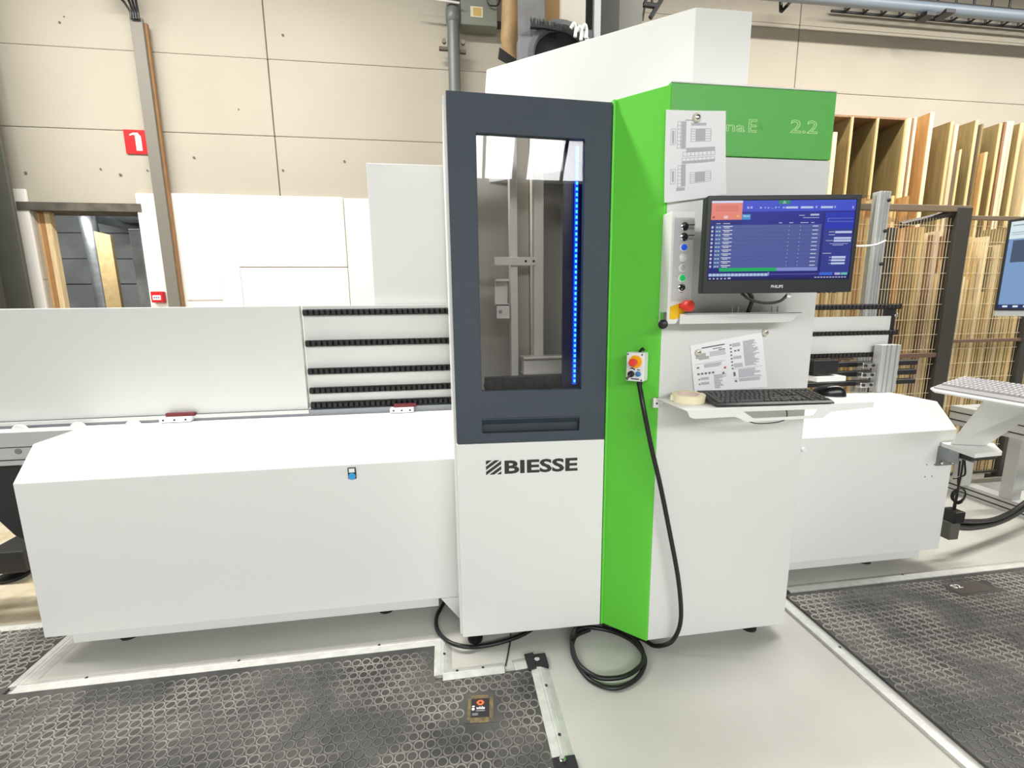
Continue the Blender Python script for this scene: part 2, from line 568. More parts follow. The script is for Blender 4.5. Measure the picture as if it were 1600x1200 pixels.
# product sticker on the left mat
st = thing('mat_sticker', 'worn square sticker with orange emblem on the left mat', 'sticker', (.083, 1.535, MZ))
with frame(axes((.083, 1.535, MZ), (.995, -.10, 0), (0, 0, -1), (.10, .995, 0))):
    box('backing', -.055, .055, -.0015, 0, -.062, .062, MATR, st)
    rects('worn_paper', [(-.048, -.036, -.05, .045), (.036, .05, -.045, .05), (-.036, .03, .045, .06), (-.036, .033, -.062, -.04)], -.0015, CORK, st)
    rects('print_field', [(-.035, .035, -.04, .044)], -.0015, mat('print_black', (30, 27, 28), .6), st)
    text('lettering', 'wide', -.016, .018, -.006, .008, -.002, WHITEP, st, .03)
    plate('emblem', [(-.016, .026), (-.007, .037), (.007, .037), (.016, .026), (.007, .014), (-.007, .014)], [[(-.008, .026), (0, .031), (.008, .026), (0, .020)]], 'y', -.0023, -.0019, mat('print_orange', (236, 112, 56), .6), st)
    prism('icon', [(-.027+.006*math.cos(k*.5236), -.003+.006*math.sin(k*.5236)) for k in range(12)], 'y', -.0023, -.0019, WHITEP, st)
    prism('icon', [(-.032, .006), (-.022, .006), (-.021, .012), (-.031, .012)], 'y', -.0023, -.0019, WHITEP, st)
    rects('small_print', [(-.03, -.008, -.024-.006*k, -.0215-.006*k) for k in range(2)]+[(-.016, .018, -.0125, -.0095)], -.0019, INK, st)
st = thing('mat_sticker', 'scuffed dark sticker with faded white mark on the right mat', 'sticker', (2.76, 1.88, MZ))
with frame(axes((2.76, 1.88, MZ), (1, 0, 0), (0, 0, -1), (0, 1, 0))):
    box('backing', -.11, .11, -.0015, 0, -.04, .045, mat('sticker_brown', (78, 70, 62), .7), st)
    text('faded_mark', 'S2', -.09, -.035, .0, .032, -.002, WHITEP, st, .02)

# ================================================================== DRILLING MACHINE
mc = thing('drilling_machine', 'large white and green CNC drilling machine with dark glazed door', 'machine', (.5, 2.3, 0))
prof = [(2.087, .12), (2.087, .838), (2.213, .972), (2.53, .972), (2.53, .12)]
lg = prism('left_guard', prof, 'x', -1.80, .028, PAINT, mc, .004)
box('plinth', -1.72, -.08, 2.125, 2.5, .055, .12, PAINT2, lg)
prism('gusset', [(-.066, .119), (.028, .119), (.028, .004), (.018, .004)], 'y', 2.087, 2.10, PAINT, lg)
rg = prism('right_guard', prof, 'x', 1.53, 2.80, PAINT, mc, .004)
box('plinth', 1.6, 2.72, 2.125, 2.5, .055, .12, PAINT2, rg)
for px, py in ((1448, 726), (1460, 726), (1445, 745), (1456, 744)):
    disc('screw_hole', at(px, py, 'y', 2.0875), (0, -1, 0), .004, .001, BLACKM, rg, 8)
disc('knob', at(1254, 702, 'y', 2.087), (0, -1, 0), .012, .012, WHITEP, rg, 12)
for nm, x in (('foot', -1.55), ('foot', -.35), ('foot', 1.75), ('foot', 2.45)):
    lathe(nm, [(.04, 0), (.04, .012), (.015, .02), (.015, .06)], (x, 2.22, 0), (0, 0, 1), BLACK2, mc, 14)
# blue push button on the left guard
pb = box('guard_button', -.462, -.426, 2.0795, 2.087, .771, .825, BLACK, mc, .002)
box('label_plate', -.456, -.431, 2.077, 2.0795, .803, .821, WHITEP, pb)
disc('push_button', (-.4435, 2.0795, .785), (0, -1, 0), .0155, .008, mat('button_blue', (56, 160, 222), .3), pb, 18)

# door tower: shell, door leaf, window
tw = box('tower_left_panel', .021, .045, 1.895, 2.62, .06, 2.328, PAINT, mc, .002)
box('tower_right_panel', .662, .680, 1.895, 2.62, .06, 2.325, PAINT, mc)
box('tower_back_panel', .045, .662, 2.62, 2.64, .06, 2.45, mat('interior_grey', (216, 211, 202), .6), mc)
box('tower_floor', .045, .662, 1.90, 2.62, .95, .97, BLACKM, mc)


def shear(x):
    return -(x-.355)*.018


def shz(o):
    """the door hangs a touch low on its free side"""
    for v in o.data.vertices:
        v.co.z += shear(v.co.x+WL[o].x)
    return o


door = shz(plate('door_leaf', [(.033, .970), (.676, .970), (.676, 2.327), (.033, 2.327)],
                 [[(.142, 1.194), (.567, 1.194), (.567, 2.187), (.142, 2.187)], [(.141, 1.013), (.561, 1.013), (.561, 1.075), (.141, 1.075)]],
                 'y', 1.866, 1.896, DARK, mc, .003))
shz(box('handle_recess', .139, .563, 1.890, 1.895, 1.011, 1.077, DARK2, door))
shz(prism('handle_lip', [(1.868, 1.075), (1.888, 1.050), (1.888, 1.046), (1.866, 1.071)], 'x', .141, .561, DARK, door))
shz(box('window_glass', .140, .569, 1.880, 1.886, 1.192, 2.189, glass_mat('door_glass', (.83, .83, .83), 1.36), door))
low = shz(plate('lower_door_panel', [(.031, .060), (.676, .060), (.676, .967), (.031, .967)], [], 'y', 1.866, 1.896, PAINT, mc, .003))
LOGO = mat('logo_black', (44, 43, 42), .5)
shz(text('brand_lettering', 'BIESSE', .232, .5555, .829, .890, 1.866, LOGO, low, .032))
# emblem: square with diagonal stripes
eb = []
ex0, ex1, ez0, ez1 = .152, .218, .829, .893


def clip(poly, f):
    out = []
    for i in range(len(poly)):
        a, b = poly[i-1], poly[i]; fa, fb = f(a), f(b)
        if (fa >= 0) != (fb >= 0):
            t = fa/(fa-fb); out.append((a[0]+(b[0]-a[0])*t, a[1]+(b[1]-a[1])*t))
        if fb >= 0:
            out.append(b)
    return out


vv, ff = [], []
for k in range(-3, 4):
    q = [(ex0-.1, ez0-.1*.72+k*.0235-.002), (ex1+.1, ez0+(ex1-ex0+.1)*.72+k*.0235-.002), (ex1+.1, ez0+(ex1-ex0+.1)*.72+k*.0235+.0135), (ex0-.1, ez0-.1*.72+k*.0235+.0135)]
    for fn in (lambda p: p[0]-ex0, lambda p: ex1-p[0], lambda p: p[1]-ez0, lambda p: ez1-p[1]):
        q = clip(q, fn) if q else q
    if len(q) >= 3:
        n = len(vv); vv += [(a, 1.8648, b) for a, b in q]; ff.append(tuple(range(n, n+len(q))))
shz(mesh('brand_emblem', vv, ff, LOGO, low))
lathe('foot', [(.035, 0), (.035, .014), (.014, .02), (.014, .06)], (.09, 1.93, 0), (0, 0, 1), BLACK2, mc, 16)
lathe('foot', [(.035, 0), (.035, .014), (.014, .02), (.014, .06)], (1.40, 1.80, 0), (0, 0, 1), BLACK2, mc, 16)
# inside the tower
IW = mat('interior_white', (238, 234, 226), .5)
it = box('vertical_guide', .335, .372, 2.34, 2.40, .97, 2.45, IW, mc, .003)
box('guide_cover', .455, .505, 2.34, 2.60, .97, 2.45, IW, mc, .003)
box('guide_plate', .375, .452, 2.45, 2.47, .97, 2.45, mat('guide_plate_grey', (186, 182, 172), .5), mc)
br = box('cross_bar', .252, .462, 2.32, 2.338, 1.742, 1.782, IW, mc, .002)
for x in (.41, .45):
    disc('screw', (x, 2.32, 1.762), (0, -1, 0), .006, .002, BLACKM, br, 10)
br = boxes('bracket', [(.258, .322, 2.30, 2.38, 1.665, 1.675), (.258, .322, 2.37, 2.38, 1.55, 1.67), (.258, .322, 2.30, 2.38, 1.545, 1.555), (.258, .322, 2.30, 2.306, 1.482, 1.55)], IW, mc)
disc('bolt', (.277, 2.30, 1.515), (0, -1, 0), .009, .004, STEEL, br, 10)
boxes('spindle_bracket', [(.384, .63, 2.25, 2.36, 1.278, 1.288), (.39, .63, 2.28, 2.36, 1.205, 1.278), (.384, .63, 2.25, 2.36, 1.20, 1.207)], IW, mc, .002)
cb = box('clamp_bar', .165, .56, 1.985, 2.02, 1.175, 1.235, BLACK, mc, .004)
for x in (.185, .268, .363, .455, .535):
    lathe('suction_cup', [(.024, 0), (.026, .006), (.018, .014), (.008, .02)], (x, 1.985, 1.20), (0, -1, 0), BLACK2, cb, 16)
box('dark_side_shield', .505, .66, 1.955, 1.96, .97, 2.33, mat('blue_black_panel', (22, 24, 60), .3), mc)
lathe('handwheel', [(.07, 0), (.075, .01), (.075, .03), (.05, .035)], (.062, 2.1, 1.42), (1, 0, 0), BLACK, mc, 20)
ls = box('led_strip', .5495, .5635, 1.935, 1.945, 1.200, 2.178, emis('led_blue_diffuser', (0, 60, 250), 2.0), mc)
LEDM = emis('led_point', (70, 190, 255), 3.0)
first = None
for k in range(44):
    z = 1.21+k*.0222
    if first is None:
        first = box('led', .5525, .5605, 1.932, 1.935, z, z+.012, LEDM, ls)
    else:
        clone(first, (0, 0, k*.0222))

# green angled fascia and control cabinet
prism('green_fascia', [(.678, 1.875), (.690, 1.868), (.842, 1.724), (.852, 1.727), (.852, 1.76), (.700, 1.91), (.678, 1.91)], 'z', .058, 2.332, GREEN, mc, .002)
box('green_edge_strip', .6785, .6885, 1.862, 1.90, .058, 2.330, GREEN, mc, .002)
box('control_cabinet', .846, 1.525, 1.7275, 2.60, .058, 2.094, PAINT2, mc, .003)
hd = box('green_header', .846, 1.524, 1.7265, 2.60, 2.097, 2.340, GREEN2, mc, .003)
box('header_cap', .846, 1.526, 1.725, 2.60, 2.341, 2.345, PAINT, hd)
WORN = mat('worn_decal', (184, 228, 160), .6)
text('worn_decal_lettering', 'na', 1.072, 1.150, 2.183, 2.208, 1.7265, WORN, hd, 0, .022)
text('worn_decal_lettering', 'E', 1.163, 1.198, 2.183, 2.230, 1.7265, WORN, hd, 0, .022)
text('worn_decal_lettering', 'k', 1.206, 1.228, 2.194, 2.222, 1.7265, mat('worn_decal_faint', (112, 194, 92), .6), hd, 0, .02)
text('worn_decal_lettering', '2.2', 1.338, 1.455, 2.188, 2.236, 1.7265, WORN, hd, 0, .022)
# hood on top
prism('top_hood', [(1.076, 2.003), (1.329, 2.0), (1.329, 2.95), (.28, 2.95), (.262, 2.622), (.27, 2.610)], 'z', 2.20, 2.755, PAINT, mc, .003)

# rear wall with roller rows, left side
box('rear_cover', -3.2, -.748, 2.555, 2.60, 1.003, 1.556, PAINT2, mc, .003)
rp = box('rear_panel', -.742, .03, 2.585, 2.62, .99, 1.555, PAINT2, mc, .002)
box('rear_tall_panel', -.376, .03, 2.63, 2.66, 1.40, 2.285, PAINT2, mc, .003)
box('rail_beam', -3.2, .03, 2.545, 2.585, .935, 1.0, SLATE, mc, .002)
box('rail_edge', -3.2, -.74, 2.535, 2.545, .985, 1.003, PAINT2, mc)
ROLL = lambda x, y, z, p: lathe('roller', [(.010, -.014), (.0145, -.011), (.0145, .011), (.010, .014)], (x, y, z), (0, 0, 1), BLACK2, p, 10)
for zc in (1.520, 1.357, 1.207, 1.1015, 1.0215):
    rr = box('roller_row', -.735, .026, 2.568, 2.585, zc-.0165, zc+.0165, BLACK, mc)
    f0 = None
    n = 27
    for k in range(n):
        if f0 is None:
            f0 = ROLL(-.722, 2.565, zc, rr)
        else:
            clone(f0, (k*.0285, 0, 0))
for x0, x1 in ((-.312, -.185), (-1.455, -1.31)):
    gc = box('guide_carriage', x0, x1, 2.50, 2.545, .975, 1.0, WHITEP, mc, .002)
    box('red_scraper', x0+.02, x1+.012, 2.525, 2.545, 1.0, 1.018, mat('dark_red', (112, 34, 40), .5), gc)
    for k in range(3):
        disc('screw', (x0+.02+k*(x1-x0-.04)/2, 2.50, .988), (0, -1, 0), .005, .002, BLACKM, gc, 8)
# left infeed beam with wheels and black supports
ib = box('infeed_beam', -3.4, -1.76, 2.44, 2.52, .81, .975, ALUM, mc, .003)
box('beam_groove', -3.4, -1.76, 2.4385, 2.44, .898, .902, BLACKM, ib)
box('beam_groove', -3.4, -1.76, 2.4385, 2.44, .835, .840, BLACKM, ib)
disc('beam_bolt', at(29, 705, 'y', 2.44), (0, -1, 0), .014, .006, STEEL, ib, 12)
for px, py in ((31, 671), (122, 667), (208, 661)):
    p = at(px, py, 'y', 2.475)
    lathe('support_wheel', [(.034, -.008), (.036, -.005), (.036, .005), (.034, .008)], (p.x, 2.475, .968), (0, 1, 0), WHITEP, mc, 20)
a, b = at(-20, 735, 'y', 2.62), at(36, 812, 'y', 2.62)
prism('brace_strut', [(a.x-.1, a.z+.12), (a.x+.16, a.z+.12), (b.x+.22, b.z-.02), (b.x+.22, b.z-.22), (b.x, b.z-.06), (a.x-.1, a.z-.02)], 'y', 2.56, 2.64, BLACKM, mc, .004)
fb = box('floor_beam', -2.62, -2.42, 2.78, 4.0, .07, .20, BLACKM, mc, .006)
lathe('levelling_foot', [(.07, 0), (.07, .02), (.02, .03), (.02, .07)], (-2.56, 2.86, 0), (0, 0, 1), BLACK2, fb, 16)

# rear wall, right side
re = box('rear_panel', 1.9, 2.83, 2.585, 2.60, 1.21, 1.452, PAINT2, mc, .002)
box('end_plate', 2.82, 2.875, 2.60, 2.63, 1.10, 1.50, BLACKM, re)
disc('bolt', (2.875, 2.60, 1.455), (0, -1, 0), .014, .01, CHROME, re, 10)
for zc, x1 in ((1.512, 2.90), (1.347, 2.895), (1.208, 2.90)):
    rr = box('roller_row', 1.9, x1, 2.588, 2.605, zc-.017, zc+.017, BLACK, mc)
    f0 = None
    for k in range(int((x1-2.25)/.0285)):
        if f0 is None:
            f0 = ROLL(2.262, 2.585, zc, rr)
        else:
            clone(f0, (k*.0285, 0, 0))
for z0, z1 in ((1.122, 1.156), (1.058, 1.094), (.996, 1.028)):
    b_ = box('track_bar', 1.9, 3.13, 2.63, 2.67, z0, z1, BLACKM, mc, .002)
    box('bar_edge', 1.9, 3.13, 2.628, 2.63, z1-.005, z1, STEEL, b_)
ps = box('post_profile', 2.705, 2.835, 2.50, 2.56, .972, 1.275, ALUM, mc, .003)
for x in (2.735, 2.765, 2.805):
    box('profile_groove', x-.003, x+.003, 2.497, 2.501, .972, 1.275, mat('groove_shadow', (150, 152, 152), .5), ps)
for z in (1.145, 1.085, 1.02):
    c_ = box('clamp_block', 2.60, 2.70, 2.52, 2.56, z-.017, z+.017, CHROME, mc, .003)
    for x in (2.62, 2.675):
        disc('screw', (x, 2.52, z), (0, -1, 0), .009, .006, BLACKM, c_, 10)
box('cover_block', 2.24, 2.41, 2.50, 2.58, 1.10, 1.19, BLACK, mc, .006)
box('white_ledge', 2.24, 2.44, 2.47, 2.58, 1.062, 1.092, PAINT, mc, .002)

# push-button panel on the cabinet
cpn = prism('button_panel', [(.836, 1.880), (.929, 1.880), (.929, 1.540), (.872, 1.470), (.836, 1.470)], 'y', 1.655, 1.7275, PAINT, mc, .004)
with frame(Matrix.Identity(4)):
    yq = 1.655
    box('legend_plate', .848, .923, yq-.0015, yq, 1.555, 1.858, mat('legend_grey', (206, 208, 207), .5), cpn)
    zs = (1.826, 1.789, 1.752, 1.715, 1.678, 1.641, 1.604)
    kinds = ['key', 'key', (36, 96, 235), (238, 238, 240), (196, 198, 198), (30, 205, 105), 'sock']
    for z, k in zip(zs, kinds):
        x = .886
        b_ = lathe('button_bezel', [(.0155, 0), (.0155, .004), (.013, .006)], (x, yq-.0015, z), (0, -1, 0), CHROME if k in ('key', 'sock') else WHITEP, cpn, 22)
        if k == 'key':
            lathe('key_switch', [(.0105, 0), (.0105, .008), (.008, .011)], (x, yq-.0065, z), (0, -1, 0), BLACK, b_, 18)
            box('key', x+.002, x+.026, yq-.030, yq-.016, z+.001, z+.004, CHROME, b_)
        elif k == 'sock':
            lathe('socket', [(.0105, 0), (.0105, .003), (.006, .003), (.006, -.002), (.003, -.002), (.003, .002)], (x, yq-.0065, z), (0, -1, 0), BLACK, b_, 18)
        else:
            nm = 'button_%d_%d_%d' % k
            m_ = emis(nm, k, .75) if k[0] < 100 else mat(nm, k, .3)
            lathe('button_cap', [(.0115, 0), (.0115, .003), (.006, .0055)], (x, yq-.0065, z), (0, -1, 0), m_, b_, 20)
    prism('yellow_backing', [(.845, 1.535), (.905, 1.555), (.905, 1.50), (.862, 1.487), (.845, 1.490)], 'y', yq-.0015, yq, YELLOW, cpn)
    lathe('emergency_stop', [(.010, 0), (.010, .012), (.019, .018), (.0215, .028), (.0215, .045), (.018, .050)], (.888, yq-.001, 1.538), (.35, -1, 0), ESTOP, cpn, 26)
    lt = box('side_latch', .824, .838, 1.66, 1.69, 1.455, 1.515, CHROME, cpn, .002)
    lathe('latch_knob', [(.014, 0), (.018, .006), (.018, .016), (.010, .022)], (.826, 1.664, 1.470), (-.6, -1, 0), BLACK, lt, 16)
# shallow shelf bracket beside it
sb = prism('shelf_bracket', [(.88, 1.508), (1.395, 1.508), (1.34, 1.470), (.88, 1.470)], 'y', 1.640, 1.644, PAINT2, mc, .001)
box('shelf_plate', .90, 1.39, 1.640, 1.7275, 1.505, 1.509, PAINT2, sb)
for x in (1.105, 1.13, 1.275, 1.30):
    tube('hook', [(x, 1.66, 1.509), (x, 1.66, 1.533)], .003, CHROME, sb, 6)

# cables below the monitor
tube('monitor_cable', [(1.06, 1.60, 1.60), (1.13, 1.62, 1.592), (1.175, 1.645, 1.56), (1.178, 1.67, 1.505)], .008, CABLE, mc, 8, 6)

# ================================================================== MONITOR
pl, pr_ = at(1098, 457, 'y', 1.49), at(1330, 457, 'y', 1.42)
ux = Vector((pr_.x-pl.x, pr_.y-pl.y, 0)); MWd = ux.length; ux.normalize()
uy = Vector((-ux.y, ux.x, 0))
MH = .318
with frame(axes((pl.x, pl.y, 1.580), ux, uy, (0, 0, 1))):
    mo = thing('monitor', 'wide black desktop monitor showing a blue program list', 'monitor', (MWd/2, .03, 0))
    hs = prism('housing', [(0, 0), (MWd, 0), (MWd, MH), (0, MH)], 'y', .008, .045, BLACK, mo, .004)
    prism('rear_bulge', [(.12, .05), (MWd-.12, .05), (MWd-.12, MH-.06), (.12, MH-.06)], 'y', .045, .07, BLACK, hs, .01)
    bx0, bx1, bz0, bz1 = .014, MWd-.014, .044, MH-.016
    plate('bezel', [(0, 0), (MWd, 0), (MWd, MH), (0, MH)], [[(bx0, bz0), (bx1, bz0), (bx1, bz1), (bx0, bz1)]], 'y', 0, .008, mat('bezel_black', (26, 27, 30), .45), mo, .002)
    sw, sh = bx1-bx0, bz1-bz0
    X = lambda u: bx0+u*sw
    Z = lambda v: bz1-v*sh
    sc = box('screen', bx0, bx1, .004, .008, bz0, bz1, emis('screen_navy', (33, 36, 128)), mo)

    def ui(nm, lst, rgb, d, k=.8):
        o_ = rects(nm, [(X(a), X(b), Z(dd), Z(c)) for a, b, c, dd in lst], .004-.0003*d, emis(nm+'_light', rgb, k), sc)
        if len(lst) > 1:
            o_['kind'] = 'stuff'
    ui('header_band', [(0, 1, 0, .135)], (66, 84, 214), 0)
    ui('menu_band', [(.215, .78, .135, .30)], (34, 42, 150), 0)
    ui('side_panel', [(.795, 1, .15, .92)], (50, 62, 150), 0)
    ui('side_panel_top', [(.795, 1, .15, .36)], (38, 54, 188), 1)
    ui('table_field', [(.035, .775, .30, .845)], (84, 98, 166), 0)
    ui('table_lines', [(.035, .775, .349+.0495*k, .352+.0495*k) for k in range(10)], (62, 74, 140), 1)
    ui('icon_column', [(.035, .078, .30, .845)], (70, 104, 168), 1)
    ui('selected_row', [(.08, .485, .845, .888)], (12, 188, 100), 1)
    ui('selected_row_end', [(.485, .775, .845, .888)], (140, 152, 222), 1)
    ui('dialog_window', [(0, .215, .025, .235)], (244, 142, 126), 1)
    ui('dialog_title', [(0, .215, 0, .028)], (226, 226, 250), 2)
    ui('dialog_text', [(.03, .185, .065+.018*k, .072+.018*k) for k in range(4)], (216, 110, 100), 2)
    ui('dialog_icon', [(.012, .026, .19, .215)], (150, 96, 60), 2)
    ui('dialog_icon_pale', [(.09, .118, .185, .22)], (250, 214, 210), 2)
    ui('dialog_icon_yellow', [(.18, .196, .18, .205)], (250, 200, 90), 2)
    ui('green_tab', [(.465, .54, .0, .045)], (30, 148, 100), 1)
    ui('tab_text', [(.49, .515, .03, .036), (.497, .507, .012, .022)], (220, 240, 230), 2)
    ui('cyan_badge', [(.217, .275, .168, .235)], (62, 150, 218), 1)
    text('badge_lettering', 'PRELOK', X(.222), X(.27), Z(.205), Z(.180), .0035, emis('badge_white', (205, 232, 250)), sc, .02, thick=.0006)
    for fld in [(.515, .598, .078, .103), (.618, .704, .078, .103), (.757, .84, .078, .103), (.875, 1-.01, .388, .415), (.87, .99, .465, .49), (.87, .99, .498, .523), (.868, .965, .705, .735), (.866, .963, .745, .77), (.866, .963, .785, .81)]:
        ui('entry_field', [fld], (200, 214, 250), 2)
    ui('toolbar_icons', [(.246+.0*k, .262, .075, .10) for k in range(1)]+[(.27, .284, .072, .1), (.335, .348, .08, .1), (.366, .376, .082, .095), (.388, .4, .085, .098), (.414, .43, .098, .102), (.44, .45, .078, .098), (.462, .47, .08, .092), (.492, .508, .08, .1), (.72, .732, .075, .1), (.85, .86, .075, .1), (.975, .985, .08, .11)], (170, 184, 244), 2)
    rws = []; rt2 = []; rw3 = []
    for k in range(11):
        v0 = .312+.0495*k
        rws += [(.088, .155, v0, v0+.010), (.096, .134, v0+.02, v0+.028)]
        rt2 += [(.713, .752, v0+.004, v0+.018), (.548, .551, v0+.004, v0+.018), (.626, .629, v0+.004, v0+.018)]
        rw3 += [(.008, .022, v0+.002, v0+.03), (.040, .056, v0+.01, v0+.024), (.062, .072, v0+.008, v0+.026)]
    ui('row_names', rws, (226, 228, 240), 3)
    ui('row_numbers', rt2, (190, 196, 228), 3)
    ui('row_icons', rw3, (196, 206, 220), 3)
    ui('column_titles', [(.042, .07, .278, .286), (.088, .135, .278, .286), (.475, .498, .275, .283), (.548, .575, .275, .283), (.625, .68, .275, .283), (.7, .722, .275, .283), (.61, .65, .185, .192), (.69, .75, .172, .192), (.64, .75, .215, .221), (.83, .87, .395, .402), (.83, .875, .432, .438), (.815, .868, .505, .511), (.845, .97, .545, .550), (.865, .94, .562, .568), (.80, .86, .665, .672), (.848, .864, .715, .722), (.848, .862, .752, .758), (.848, .862, .795, .80)], (206, 208, 236), 2)
    ui('list_box', [(.815, .99, .228, .231), (.815, .99, .268, .271), (.815, .817, .228, .27)], (170, 176, 230), 2)
    ui('button_row', [(.008+.0262*k, .031+.0262*k, .915, .95) for k in range(16)], (186, 212, 244), 2)
    ui('progress_line', [(.44, .78, .928, .932), (.425, .436, .90, .948)], (140, 146, 214), 2)
    ui('status_buttons', [(.79, .885, .912, .945)], (64, 112, 226), 2)
    ui('status_buttons_pale', [(.90, .94, .915, .945)], (190, 190, 226), 2)
    ui('status_buttons_green', [(.945, .99, .915, .945)], (110, 206, 190), 2)
    ui('taskbar', [(0, 1, .962, 1)], (30, 28, 96), 1)
    ui('taskbar_icons', [(.012+.027*k, .024+.027*k, .972, .988) for k in range(5)]+[(.76+.021*k, .774+.021*k, .968, .980) for k in range(11)]+[(.145, .165, .967, .985)], (206, 206, 232), 2)
    text('brand_lettering', 'PHILIPS', MWd*.455, MWd*.535, .016, .026, 0, WHITEP, mo, .008)
    for k in range(4):
        box('menu_button', MWd*(.78+.035*k), MWd*(.795+.035*k), .003, .008, -.0025, .001, BLACK, mo)
    ar = box('mount_arm', MWd*.40, MWd*.60, .065, .20, .09, .16, BLACKM, mo, .004)
    tube('loop_cable', [(MWd*.30, .04, .0), (MWd*.36, .035, -.022), (MWd*.46, .03, -.034), (MWd*.56, .03, -.028), (MWd*.63, .035, .004)], .005, CABLE, mo, 8, 6)
    box('cable_tag', MWd*.60, MWd*.625, .025, .03, -.016, .004, PAPER, mo)

# ================================================================== KEYBOARD TRAY
TZ = 1.172
kt = thing('keyboard_tray', 'white folded sheet metal keyboard tray on the cabinet front', 'tray', (1.2, 1.6, TZ-.05))
prism('tray_top', [(.832, 1.7215), (.858, 1.7215), (.858, 1.727), (1.527, 1.727), (1.60, 1.70), (1.605, 1.49), (.842, 1.49)], 'z', TZ-.004, TZ, PAINT, kt, .001)
plate('front_lip', [(.842, TZ), (1.605, TZ), (1.60, 1.150), (1.42, 1.140), (1.39, 1.118), (1.078, 1.118), (1.032, 1.139), (.872, 1.139), (.855, 1.146)],
      [[(1.064, 1.157), (1.366, 1.153), (1.352, 1.130), (1.105, 1.130)]], 'y', 1.487, 1.490, PAINT, kt, .001)
box('rear_flange', .822, .846, 1.7095, 1.7205, 1.132, TZ, PAINT, kt, .001)
prism('side_gusset', [(1.72, TZ), (1.72, 1.135), (1.66, TZ-.006)], 'x', .842, .846, PAINT, kt)
disc('screw', (.836, 1.7095, 1.15), (0, -1, 0), .004, .002, BLACKM, kt, 8)
tube('dangling_wire', [(1.10, 1.55, 1.168), (1.105, 1.53, 1.12), (1.15, 1.53, 1.098), (1.24, 1.53, 1.099), (1.275, 1.53, 1.118), (1.277, 1.55, 1.168)], .002, CABLE, kt, 6, 8)

# black keyboard
ky = Vector((.455, -.035, 0)).normalized(); kz = Vector((-ky.y, ky.x, 0))
tilt = math.radians(6)
kd = (kz*math.cos(tilt)+Vector((0, 0, math.sin(tilt)))); kn = ky.cross(kd)
with frame(axes((.965, 1.507, TZ+.003), ky, kd, kn)):
    kb = thing('keyboard', 'full size black computer keyboard on the white tray', 'keyboard', (.225, .07, 0))
    prism('keyboard_body', [(0, 0), (.155, 0), (.155, .016), (.012, .010), (0, .004)], 'x', 0, .455, BLACK, kb, .003)
    for x in (.03, .425):
        box('keyboard_foot', x-.012, x+.012, .13, .14, -.012, .001, BLACK, kb)
    KM = mat('key_black', (52, 50, 48), .42)
    base = {}

    def key(x, y, w, h=.0155):
        kk = (round(w, 4), round(h, 4))
        z = .0105+.005*(y/.155)
        if kk not in base:
            base[kk] = (mesh('key', [(x, y, z), (x+w, y, z), (x+w, y+h, z), (x, y+h, z), (x+.002, y+.002, z+.005), (x+w-.002, y+.002, z+.005), (x+w-.002, y+h-.002, z+.005), (x+.002, y+h-.002, z+.005)], BF, KM, kb), Vector((x, y, z)))
        else:
            o, p0 = base[kk]
            d = CUR[-1].to_3x3() @ (Vector((x, y, z))-p0)
            clone(o, d)
    u = .0189
    for r, y in enumerate((.014, .034, .054, .074, .094)):
        if r == 0:
            x = .014
            for w in (1.5, 1.1, 1.3, 5.6, 1.3, 1.1, 1.1, 1.5):
                key(x, y, w*u-.0025); x += w*u
        else:
            x = .014; n = {1: 11, 2: 12, 3: 13, 4: 13}[r]; f0 = {1: 1.25, 2: 1.75, 3: 1.5, 4: 1.0}[r]
            key(x, y, f0*u-.0025); x += f0*u
            for k in range(n-1):
                key(x, y, u-.0025); x += u
            key(x, y, .014+14.5*u-x-.0025)
        for k in range(4):
            if not (r == 0 and k == 1):
                key(.371+k*u, y, u-.0025)
    for k in range(3):
        key(.297+k*u*1.16, .014, u-.0025); key(.297+k*u*1.16, .074, u-.0025); key(.297+k*u*1.16, .094, u-.0025)
    key(.297+u*1.16, .034, u-.0025)
    for k in range(16):
        key(.014+k*.0218, .120, .0175, .012)
    for k in range(4):
        key(.371+k*u, .120, u-.0025, .012)

# mouse
with frame(Matrix.Translation((1.535, 1.63, TZ+.001)) @ Matrix.Rotation(math.radians(48), 4, 'Z')):
    ms = thing('computer_mouse', 'black computer mouse beside the black keyboard', 'mouse', (0, 0, 0))
    v, f = [], []
    NU, NV = 12, 18
    for i in range(NU+1):
        th = i/NU*math.pi/2
        for k in range(NV):
            q = 2*math.pi*k/NV
            rr = math.cos(th)**.7 if i < NU else 0
            yy = math.sin(q)*.062*rr; xx = math.cos(q)*(.034-.004*math.sin(q*2)**2)*rr
            v.append((xx, yy, math.sin(th)*.040*(1-.22*(yy/.056))))
    for i in range(NU):
        f += [(i*NV+k, i*NV+(k+1) % NV, (i+1)*NV+(k+1) % NV, (i+1)*NV+k) for k in range(NV)]
    f.append(tuple(range(NV-1, -1, -1)))
    mesh('mouse_body', v, f, mat('mouse_black', (18, 18, 19), .25), ms, smooth=True)
    lathe('scroll_wheel', [(.009, -.003), (.009, .003)], (0, .03, .0255), (1, 0, 0), BLACK2, ms, 14)
    tube('mouse_cable', [(0, .054, .006), (-.005, .075, .003), (-.05, .09, .003)], .002, CABLE, ms, 6, 5)
